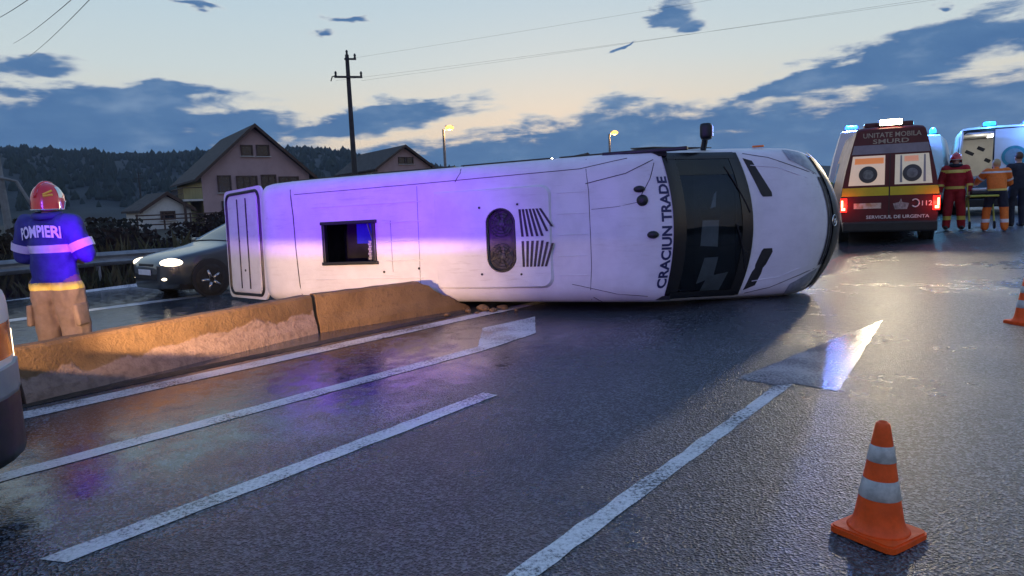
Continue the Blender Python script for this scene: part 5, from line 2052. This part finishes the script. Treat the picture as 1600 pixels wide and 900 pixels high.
# ------------------------------------------------------------------ people (local: x right, y ahead, z up; one continuous skin)
def person(label, loc, azd, J, R, mats, part_mat, bands=(), voxel=0.014, fold=0.006, scale=1.0, head_tilt=(0, 0), hands=True):
    t = thing('person', label, 'person', loc, -rad(azd))
    t.scale = (scale, scale, scale)
    bones = []     # (part, p0, p1, r0, r1, flat)
    P = {k: Vector(v) for k, v in J.items()}
    bones.append(('torso', P['pelvis'], P['waist'], R['hip'], R['waist']))
    bones.append(('torso', P['waist'], P['chest'], R['waist'], R['chest']))
    bm = BM()
    ax = (P['chest'] - P['pelvis'])
    # torso: wide, flat rings stacked from the hips to the shoulders
    for (p0, p1, r0, r1) in ((P['pelvis'], P['waist'], R['hip'], R['waist']), (P['waist'], P['chest'], R['waist'], R['chest'])):
        for k in range(5):
            f = k / 4
            c = p0.lerp(p1, f)
            r = r0 + (r1 - r0) * f
            ellipsoid(bm, c, (r * 1.22, r * 0.86, 0.13))
    for s in ('l', 'r'):
        bones.append(('torso', P['chest'] + Vector((0, 0, 0.03)), P['sh_' + s], 0.11, 0.085))
        capsule(bm, P['chest'] + Vector((0, 0, 0.05)), P['sh_' + s], 0.115, R['sh'])
        bones.append(('arm', P['sh_' + s], P['el_' + s], R['sh'], R['el']))
        bones.append(('arm', P['el_' + s], P['wr_' + s], R['el'], R['wr']))
        capsule(bm, P['sh_' + s], P['el_' + s], R['sh'], R['el'])
        capsule(bm, P['el_' + s], P['wr_' + s], R['el'], R['wr'])
        bones.append(('leg', P['hip_' + s], P['kn_' + s], R['th'], R['kn']))
        bones.append(('leg', P['kn_' + s], P['an_' + s], R['kn'], R['an']))
        capsule(bm, P['hip_' + s], P['kn_' + s], R['th'], R['kn'])
        capsule(bm, P['kn_' + s], P['an_' + s], R['kn'], R['an'])
        toe = P['an_' + s] + Vector((0.02 if s == 'r' else -0.02, 0.17, -0.045))
        heel = P['an_' + s] + Vector((0, -0.03, -0.045))
        bones.append(('foot', heel, toe, 0.05, 0.045))
        capsule(bm, heel, toe, 0.05, 0.042)
        capsule(bm, P['an_' + s], heel.lerp(toe, 0.3), 0.055, 0.05)
        if hands:
            d = (P['wr_' + s] - P['el_' + s]).normalized()
            sd_ = d.cross(Vector((0, 1, 0.2))).normalized()
            pc = P['wr_' + s] + d * 0.05
            bones.append(('hand', P['wr_' + s] + d * 0.03, P['wr_' + s] + d * 0.18, 0.04, 0.03))
            ellipsoid(bm, pc + d * 0.02, (0.04, 0.028, 0.055), (frame_to(d)).to_matrix())
            crl = Vector((0, 0.5, -0.3))
            for k, (o_, ln) in enumerate(((-0.030, 0.07), (-0.010, 0.08), (0.010, 0.075), (0.030, 0.06))):
                b0 = pc + d * 0.06 + sd_ * o_
                b1 = b0 + (d + crl * 0.25).normalized() * ln * 0.55
                b2 = b1 + (d + crl * 0.9).normalized() * ln * 0.5
                capsule(bm, b0, b1, 0.0105, 0.0095, 8)
                capsule(bm, b1, b2, 0.0095, 0.008, 8)
            th0 = pc + sd_ * 0.036
            capsule(bm, th0, th0 + (d + sd_ * 0.9 + crl * 0.3).normalized() * 0.06, 0.012, 0.0095, 8)
    # neck and head with face
    capsule(bm, P['chest'] + Vector((0, 0, 0.08)), P['head'] - Vector((0, 0, 0.06)), 0.075, 0.06)
    h = P['head']
    hr = Matrix.Rotation(head_tilt[1], 3, 'Z') @ Matrix.Rotation(head_tilt[0], 3, 'X')
    bones.append(('head', h - Vector((0, 0, 0.10)), h + Vector((0, 0, 0.03)), 0.075, 0.085))
    ellipsoid(bm, h, (0.078, 0.098, 0.118), hr)
    ellipsoid(bm, h + hr @ Vector((0, 0.035, -0.07)), (0.055, 0.058, 0.055), hr)
    ellipsoid(bm, h + hr @ Vector((0, 0.10, -0.018)), (0.014, 0.02, 0.026), hr)
    for sx_ in (-1, 1):
        ellipsoid(bm, h + hr @ Vector((0.080 * sx_, -0.005, -0.01)), (0.012, 0.022, 0.034), hr)
    ellipsoid(bm, h + hr @ Vector((0, 0.088, -0.068)), (0.024, 0.014, 0.010), hr)
    me = remeshed(bm, voxel, 5)

    def part_of(c):
        best, bp_, bf = 1e9, 'torso', 0
        for (nm, p0, p1, r0, r1) in bones:
            d = p1 - p0
            f = max(0.0, min(1.0, (c - p0).dot(d) / d.length_squared))
            q = (c - p0 - d * f).length - (r0 + (r1 - r0) * f)
            if nm == 'torso':
                q -= 0.03
            if q < best:
                best, bp_, bf = q, nm, f
        return bp_, bf
    b2 = BM()
    b2.from_mesh(me)
    for (part, z0, z1, idx) in bands:
        for zz in (z0, z1):
            bmesh.ops.bisect_plane(b2, geom=b2.verts[:] + b2.edges[:] + b2.faces[:], plane_co=(0, 0, zz), plane_no=(0, 0, 1))
    # cloth folds
    b2.normal_update()
    for v in b2.verts:
        pn, _ = part_of(v.co)
        if pn in ('torso', 'arm', 'leg'):
            k = noise.noise((v.co.x * 9, v.co.y * 9, v.co.z * 5)) + 0.7 * noise.noise((v.co.x * 17 + 4, v.co.y * 17, v.co.z * 11))
            v.co += v.normal * fold * k
    for f in b2.faces:
        c = f.calc_center_median()
        pn, bf = part_of(c)
        f.material_index = part_mat(pn, c)
        for (part, z0, z1, idx) in bands:
            if pn == part and z0 < c.z < z1:
                f.material_index = idx
        f.smooth = True
    bpy.data.meshes.remove(me)
    me = bpy.data.meshes.new('body')
    b2.to_mesh(me)
    b2.free()
    o = new_obj('body', me, mats, t)
    # eyes
    for sx_ in (-1, 1):
        bm = BM()
        ellipsoid(bm, h + hr @ Vector((0.03 * sx_, 0.085, 0.008)), (0.013, 0.010, 0.009), hr, 10)
        obj('eye', bm, M_BLACK, t, smooth=True)
    t['_h'] = 0
    del t['_h']
    return t, o, P, hr


def arm_band(t, p0, p1, f0, f1, r0, r1, m, name='reflective_band'):
    p0, p1 = Vector(p0), Vector(p1)
    d = p1 - p0
    bm = BM()
    a, b = p0 + d * f0, p0 + d * f1
    ra, rb = r0 + (r1 - r0) * f0 + 0.008, r0 + (r1 - r0) * f1 + 0.008
    n = 20
    q = frame_to(d)
    R0, R1 = [], []
    for i in range(n):
        an = math.tau * i / n
        dd = q @ Vector((math.cos(an), math.sin(an), 0))
        wob = 1 + 0.03 * math.sin(an * 3)
        R0.append(bm.verts.new(a + dd * ra * wob))
        R1.append(bm.verts.new(b + dd * rb * wob))
    for i in range(n):
        j = (i + 1) % n
        bm.faces.new((R0[i], R0[j], R1[j], R1[i]))
    return obj(name, bm, m, t, smooth=True)


def helmet(t, h, hr, m, kind='fire', s=1.0):
    """shell that comes down over the ears and the nape, with a crest and a rim"""
    bm = BM()
    G = []
    for i in range(11):
        ph = math.pi * 0.5 * i / 10
        row = []
        for j in range(28):
            th = math.tau * j / 28
            x, y = math.sin(th), math.cos(th)
            drop = 0.09 if y < 0.35 else 0.02
            fl = i / 10
            rr = math.sin(ph)
            z = math.cos(ph) * 0.150
            if i > 7:
                z -= (i - 7) / 3 * drop
                rr = 1.0 + 0.02 * (i - 7)
            row.append(h + hr @ (Vector((x * rr * 0.118, y * rr * 0.142 - 0.005, z + 0.015)) * s))
        G.append(row)
    gridmesh(bm, G, closed_j=True)
    bmesh.ops.remove_doubles(bm, verts=bm.verts[:], dist=0.0004)
    bmesh.ops.recalc_face_normals(bm, faces=bm.faces[:])
    hm = obj('helmet', bm, m, t, smooth=True)
    bm = BM()
    tube(bm, [p + hr @ Vector((0, 0, 0)) for p in G[-1]], 0.006, 6, closed=True)
    obj('helmet_rim', bm, M_CHROME if kind == 'fire' else M_BLACK, hm, smooth=True)
    bm = BM()
    tube(bm, [h + hr @ (Vector((0, math.sin(a) * 0.142 - 0.005, math.cos(a) * 0.152 + 0.016)) * s) for a in [rad(-85 + 150 * k / 14) for k in range(15)]], 0.014 * s, 6)
    obj('helmet_crest', bm, m, hm, smooth=True)
    return hm


STAND = dict(pelvis=(0, 0, 0.95), waist=(0, 0, 1.10), chest=(0, 0.005, 1.33), head=(0, 0.025, 1.63), sh_l=(-0.19, 0, 1.42), sh_r=(0.19, 0, 1.42),
             el_l=(-0.27, -0.02, 1.13), el_r=(0.27, -0.02, 1.13), wr_l=(-0.27, 0.10, 0.88), wr_r=(0.27, 0.10, 0.88),
             hip_l=(-0.10, 0, 0.90), hip_r=(0.10, 0, 0.90), kn_l=(-0.12, 0.03, 0.50), kn_r=(0.12, 0.03, 0.50), an_l=(-0.12, 0, 0.10), an_r=(0.12, 0, 0.10))
RAD = dict(hip=0.150, waist=0.145, chest=0.155, sh=0.085, el=0.065, wr=0.05, th=0.105, kn=0.078, an=0.068)

# -- firefighter at the left, back to us, arms folded in front
J = dict(STAND)
J.update(el_l=(-0.30, 0.02, 1.16), el_r=(0.31, 0.03, 1.16), wr_l=(-0.10, 0.24, 1.10), wr_r=(0.12, 0.25, 1.14), sh_l=(-0.205, 0, 1.43), sh_r=(0.205, 0, 1.43),
         kn_l=(-0.125, 0.03, 0.50), kn_r=(0.125, 0.03, 0.50), an_l=(-0.14, 0, 0.10), an_r=(0.14, 0, 0.10), hip_l=(-0.10, 0, 0.86), hip_r=(0.10, 0, 0.86))
Rr = dict(RAD, hip=0.175, waist=0.170, chest=0.178, sh=0.105, el=0.085, wr=0.06, th=0.145, kn=0.122, an=0.10)


def pm_ff(pn, c):
    if pn in ('torso', 'arm'):
        return 0 if (c.z > 0.835 or pn == 'arm') else 2
    if pn == 'leg':
        return 2
    if pn == 'foot':
        return 3
    return 4 if pn in ('head', 'hand') else 0


FFX, FFY = -4.33, 6.55
M_JACKLOW = mat('tan_jacket_hem', (0.55, 0.38, 0.22), 0.85, var=0.2, vscale=9, bump=0.5, bscale=14)
ff, ffb, P, hr = person('firefighter with POMPIERI on his back and red helmet, behind the barrier at left', (FFX, FFY, 0), 6, J, Rr,
                        [M_BLUECLOTH, M_BLUECLOTH, M_TANCLOTH, M_BOOT, M_SKIN, M_REFLECT, M_REFYEL], pm_ff,
                        bands=[('torso', 1.175, 1.245, 5), ('torso', 0.835, 0.905, 6), ('leg', 0.835, 0.905, 6)], voxel=0.012, fold=0.015, scale=1.03)
helmet(ff, P['head'] + Vector((0, 0, 0.01)), hr, M_HELMET, s=1.02)
hm = [c for c in ff.children if c.name.startswith('helmet')][0]
# yellow arrow-shaped flash and grey visor edge on the helmet's right, pale badge at the back
ctr = P['head'] + Vector((0, 0, 0.01))


def on_helmet(th, ph, off=1.02):
    rr = math.sin(ph)
    return ctr + Vector((math.sin(th) * rr * 0.118 * off * 1.02, (math.cos(th) * rr * 0.142) * off * 1.02 - 0.005, (math.cos(ph) * 0.150 + 0.015) * 1.02 * (1 if ph < 1.2 else 1)))


bm = BM()
for seg in ([(2.05, 1.05), (2.62, 1.30)], [(2.05, 1.05 + 0.26), (2.62, 1.30 + 0.10)]):
    tube(bm, [on_helmet(seg[0][0] + (seg[1][0] - seg[0][0]) * k / 6, seg[0][1] + (seg[1][1] - seg[0][1]) * k / 6, 1.03) for k in range(7)], 0.010, 5)
obj('yellow_flash', bm, M_YELLOW, hm)
bm = BM()
G = [[on_helmet(th, ph, 1.025) for ph in (0.85, 1.0, 1.15)] for th in (2.98, 3.1, 3.22, 3.34)]
gridmesh(bm, G)
obj('badge', bm, mat('helmet_badge', (0.55, 0.40, 0.45), 0.4, var=0.6, vscale=40), hm)
bm = BM()
G = [[on_helmet(th, ph, 1.03) for ph in (0.75, 1.0, 1.25, 1.5)] for th in (1.05, 1.25, 1.45, 1.65)]
gridmesh(bm, G)
obj('visor', bm, M_CHROME, hm, smooth=True)
for s in ('l', 'r'):
    arm_band(ff, P['sh_' + s], P['el_' + s], 0.60, 0.86, Rr['sh'] + 0.006, Rr['el'] + 0.008, M_REFLECT)
    arm_band(ff, P['kn_' + s], P['an_' + s], 0.45, 0.65, Rr['kn'] + 0.006, Rr['an'] + 0.006, M_REFYEL)
# trouser cargo pockets
for s in (-1, 1):
    bm = BM()
    box(bm, (s * 0.235, -0.02, 0.60), (0.05, 0.15, 0.20), Matrix.Rotation(s * -0.08, 3, 'Y'), bev=0.018)
    obj('trouser_pocket', bm, M_TANCLOTH, ff, smooth=True)
# collar
bm = BM()
tube(bm, [(math.sin(a) * 0.098, math.cos(a) * 0.098 - 0.005, 1.515 + 0.012 * math.cos(a)) for a in [i * math.tau / 20 for i in range(20)]], 0.032, 8, closed=True)
obj('collar', bm, M_BLUECLOTH, ff, smooth=True)
bvh = BVHTree.FromPolygons([v.co.copy() for v in ffb.data.vertices], [tuple(p.vertices) for p in ffb.data.polygons])


def on_back(u, v):
    x = -0.195 + 0.39 * u
    z = 1.300 + 0.105 * v + 0.020 * (1 - (2 * u - 1) ** 2) + 0.006 * u
    ys = []
    for dx in (-0.035, 0.0, 0.035):
        for dz in (-0.03, 0.03):
            hit = bvh.ray_cast(Vector((x + dx, -0.6, 1.345 + dz)), Vector((0, 1, 0)))
            if hit[0] is not None:
                ys.append(hit[0].y)
    y = min(ys) if ys else -0.12
    return Vector((x, y - 0.008, z))


lettering('lettering', 'POMPIERI', mat('reflective_lettering', (0.85, 0.90, 0.90), 0.4, var=0.15, vscale=30), ff, on_back, bold=0.035)

# -- rescuer in red, facing us
J = dict(STAND)
J.update(el_l=(-0.29, -0.03, 1.14), el_r=(0.29, -0.03, 1.14), wr_l=(-0.29, 0.05, 0.90), wr_r=(0.29, 0.05, 0.90), kn_l=(-0.13, 0.03, 0.5), kn_r=(0.13, 0.03, 0.5), an_l=(-0.15, 0, 0.1), an_r=(0.15, 0, 0.1))
Rr = dict(RAD, hip=0.165, waist=0.165, chest=0.172, sh=0.10, el=0.078, th=0.12, kn=0.098, an=0.085)


def pm_red(pn, c):
    return {'torso': 0, 'arm': 0, 'leg': 0, 'foot': 1, 'head': 2, 'hand': 2}.get(pn, 0)


rx, ry = 11.10, 17.3
rp, rb, P, hr = person('rescuer in red suit with yellow bands and red helmet beside the maroon ambulance', (rx, ry, gz(rx, ry)), 212, J, Rr,
                       [M_REDCLOTH, M_BOOT, M_SKIN, M_REFYEL, M_DARKCLOTH], pm_red,
                       bands=[('torso', 0.96, 1.02, 3), ('torso', 1.33, 1.40, 3), ('leg', 0.24, 0.33, 3)], voxel=0.016, scale=1.06)
helmet(rp, P['head'] + Vector((0, 0, 0.01)), hr, M_HELMET)
bm = BM()
tube(bm, [(math.sin(a) * 0.105, math.cos(a) * 0.10, 1.50) for a in [i * math.tau / 16 for i in range(16)]], 0.04, 8, closed=True)
obj('scarf', bm, M_DARKCLOTH, rp, smooth=True)
for s in ('l', 'r'):
    arm_band(rp, P['el_' + s], P['wr_' + s], 0.35, 0.55, Rr['el'], Rr['wr'], M_REFYEL)

# -- paramedic in orange, back to us, bending over the stretcher
J = dict(pelvis=(0, -0.02, 0.93), waist=(0, 0.03, 1.07), chest=(0, 0.12, 1.27), head=(0, 0.24, 1.53), sh_l=(-0.19, 0.12, 1.36), sh_r=(0.19, 0.12, 1.36),
         el_l=(-0.33, 0.28, 1.18), el_r=(0.27, 0.24, 1.10), wr_l=(-0.36, 0.50, 1.10), wr_r=(0.18, 0.46, 1.02), hip_l=(-0.10, 0, 0.88), hip_r=(0.10, 0, 0.88),
         kn_l=(-0.17, 0.08, 0.49), kn_r=(0.15, -0.04, 0.49), an_l=(-0.20, 0.02, 0.10), an_r=(0.16, -0.12, 0.10))
Rr = dict(RAD, hip=0.160, waist=0.160, chest=0.170, sh=0.095, el=0.075, th=0.118, kn=0.09, an=0.082)


def pm_org(pn, c):
    if pn in ('torso',):
        return 0 if c.z > 0.93 else 1
    if pn == 'arm':
        return 0
    if pn == 'leg':
        return 1 if c.z > 0.55 else (0 if c.z > 0.16 else 0)
    return {'foot': 0, 'head': 2, 'hand': 2}.get(pn, 0)


px, py = 11.62, 16.55
pp, pb, P, hr = person('paramedic in orange jacket bending over the stretcher, back turned', (px, py, gz(px, py)), 28, J, Rr,
                       [M_ORANGECLOTH, M_DARKCLOTH, M_SKIN, M_REFLECT, M_REFYEL], pm_org,
                       bands=[('torso', 1.335, 1.375, 3), ('torso', 0.93, 0.975, 4), ('leg', 0.20, 0.28, 3)], voxel=0.016, scale=1.03, head_tilt=(-0.35, -0.2))
bm = BM()
ellipsoid(bm, P['head'] + Vector((0, -0.012, 0.035)), (0.086, 0.104, 0.105), hr)
obj('hair', bm, mat('fair_hair', (0.55, 0.40, 0.20), 0.6, var=0.3, vscale=60), pp, smooth=True)
for s in ('l', 'r'):
    arm_band(pp, P['sh_' + s], P['el_' + s], 0.55, 0.72, Rr['sh'], Rr['el'], M_REFLECT)

# -- colleague in dark clothes beyond
J = dict(STAND)
J.update(el_l=(-0.28, 0.05, 1.14), wr_l=(-0.20, 0.25, 1.02), el_r=(0.29, 0.02, 1.14), wr_r=(0.27, 0.16, 0.90))


def pm_dark(pn, c):
    return {'head': 1, 'hand': 1, 'foot': 2}.get(pn, 0)


dx_, dy_ = 12.45, 17.0
dp, db, P, hr = person('person in dark navy clothes standing just right of the orange paramedic', (dx_, dy_, gz(dx_, dy_)), 5, J, RAD,
                       [M_DARKCLOTH, M_SKIN, M_BOOT], pm_dark, voxel=0.017, scale=1.03)
bm = BM()
ellipsoid(bm, P['head'] + Vector((0, -0.014, 0.030)), (0.086, 0.100, 0.106), hr)
obj('hair', bm, M_HAIR, dp, smooth=True)

# ------------------------------------------------------------------ wheeled stretcher
sx0, sy0 = 11.75, 17.35
stt = thing('stretcher', 'wheeled ambulance stretcher with yellow frame in front of the paramedic', 'stretcher', (sx0, sy0, gz(sx0, sy0)), rad(62))
M_YELFRAME = mat('yellow_green_frame', (0.55, 0.58, 0.08), 0.4, var=0.2)
bm = BM()
for y in (-0.27, 0.27):
    tube(bm, [(-0.95, y, 0.80), (0.95, y, 0.80)], 0.024, 8)
for x in (-0.95, 0.95):
    tube(bm, [(x, -0.27, 0.80), (x, 0.27, 0.80)], 0.024, 8)
obj('frame', bm, M_YELFRAME, stt)
bm = BM()
box(bm, (-0.2, 0, 0.88), (1.3, 0.50, 0.09), bev=0.03)
box(bm, (0.66, 0, 1.03), (0.62, 0.50, 0.09), Matrix.Rotation(rad(-35), 3, 'Y'), bev=0.03)
obj('mattress', bm, M_BLACK, stt)
bm = BM()
box(bm, (-0.15, 0, 0.955), (1.1, 0.44, 0.06), bev=0.03)
obj('sheet', bm, M_WHITE, stt)
for x0, x1 in ((-0.7, -0.1), (0.7, 0.1)):
    for y in (-0.25, 0.25):
        bm = BM()
        tube(bm, [(x0, y, 0.12), (x1, y, 0.80)], 0.02, 7)
        lg = obj('leg', bm, M_YELFRAME, stt)
        bm = BM()
        lathe(bm, [(0.04, -0.02), (0.09, -0.02), (0.10, 0), (0.09, 0.02), (0.04, 0.02)], 16, axis='Y', c=(x0, y, 0.10))
        obj('caster', bm, M_RUBBER, lg)
for y in (-0.30, 0.30):
    bm = BM()
    tube(bm, [(-0.5, y, 0.82), (-0.45, y, 1.05), (0.35, y, 1.05), (0.4, y, 0.82)], 0.016, 7)
    obj('side_rail', bm, M_YELFRAME, stt)

# ------------------------------------------------------------------ evening haze over the whole place
hzm = bpy.data.materials.new('evening_haze')
hzm.use_nodes = True
hzm.node_tree.nodes.clear()
_ho = nd(hzm.node_tree, 'ShaderNodeOutputMaterial')
_pv = nd(hzm.node_tree, 'ShaderNodeVolumePrincipled')
_pv.inputs['Color'].default_value = (0.55, 0.72, 0.95, 1)
_pv.inputs['Density'].default_value = 0.00016
hzm.node_tree.links.new(_pv.outputs[0], _ho.inputs['Volume'])
_pv.inputs['Density Attribute'].default_value = ''
_pv.inputs['Temperature Attribute'].default_value = ''
_pv.inputs['Color Attribute'].default_value = ''
hzm.cycles.homogeneous_volume = True
bm = BM()
box(bm, (0, 0, 68), (3700, 3700, 140))
hz = obj('haze', bm, hzm)
hz['kind'] = 'stuff'
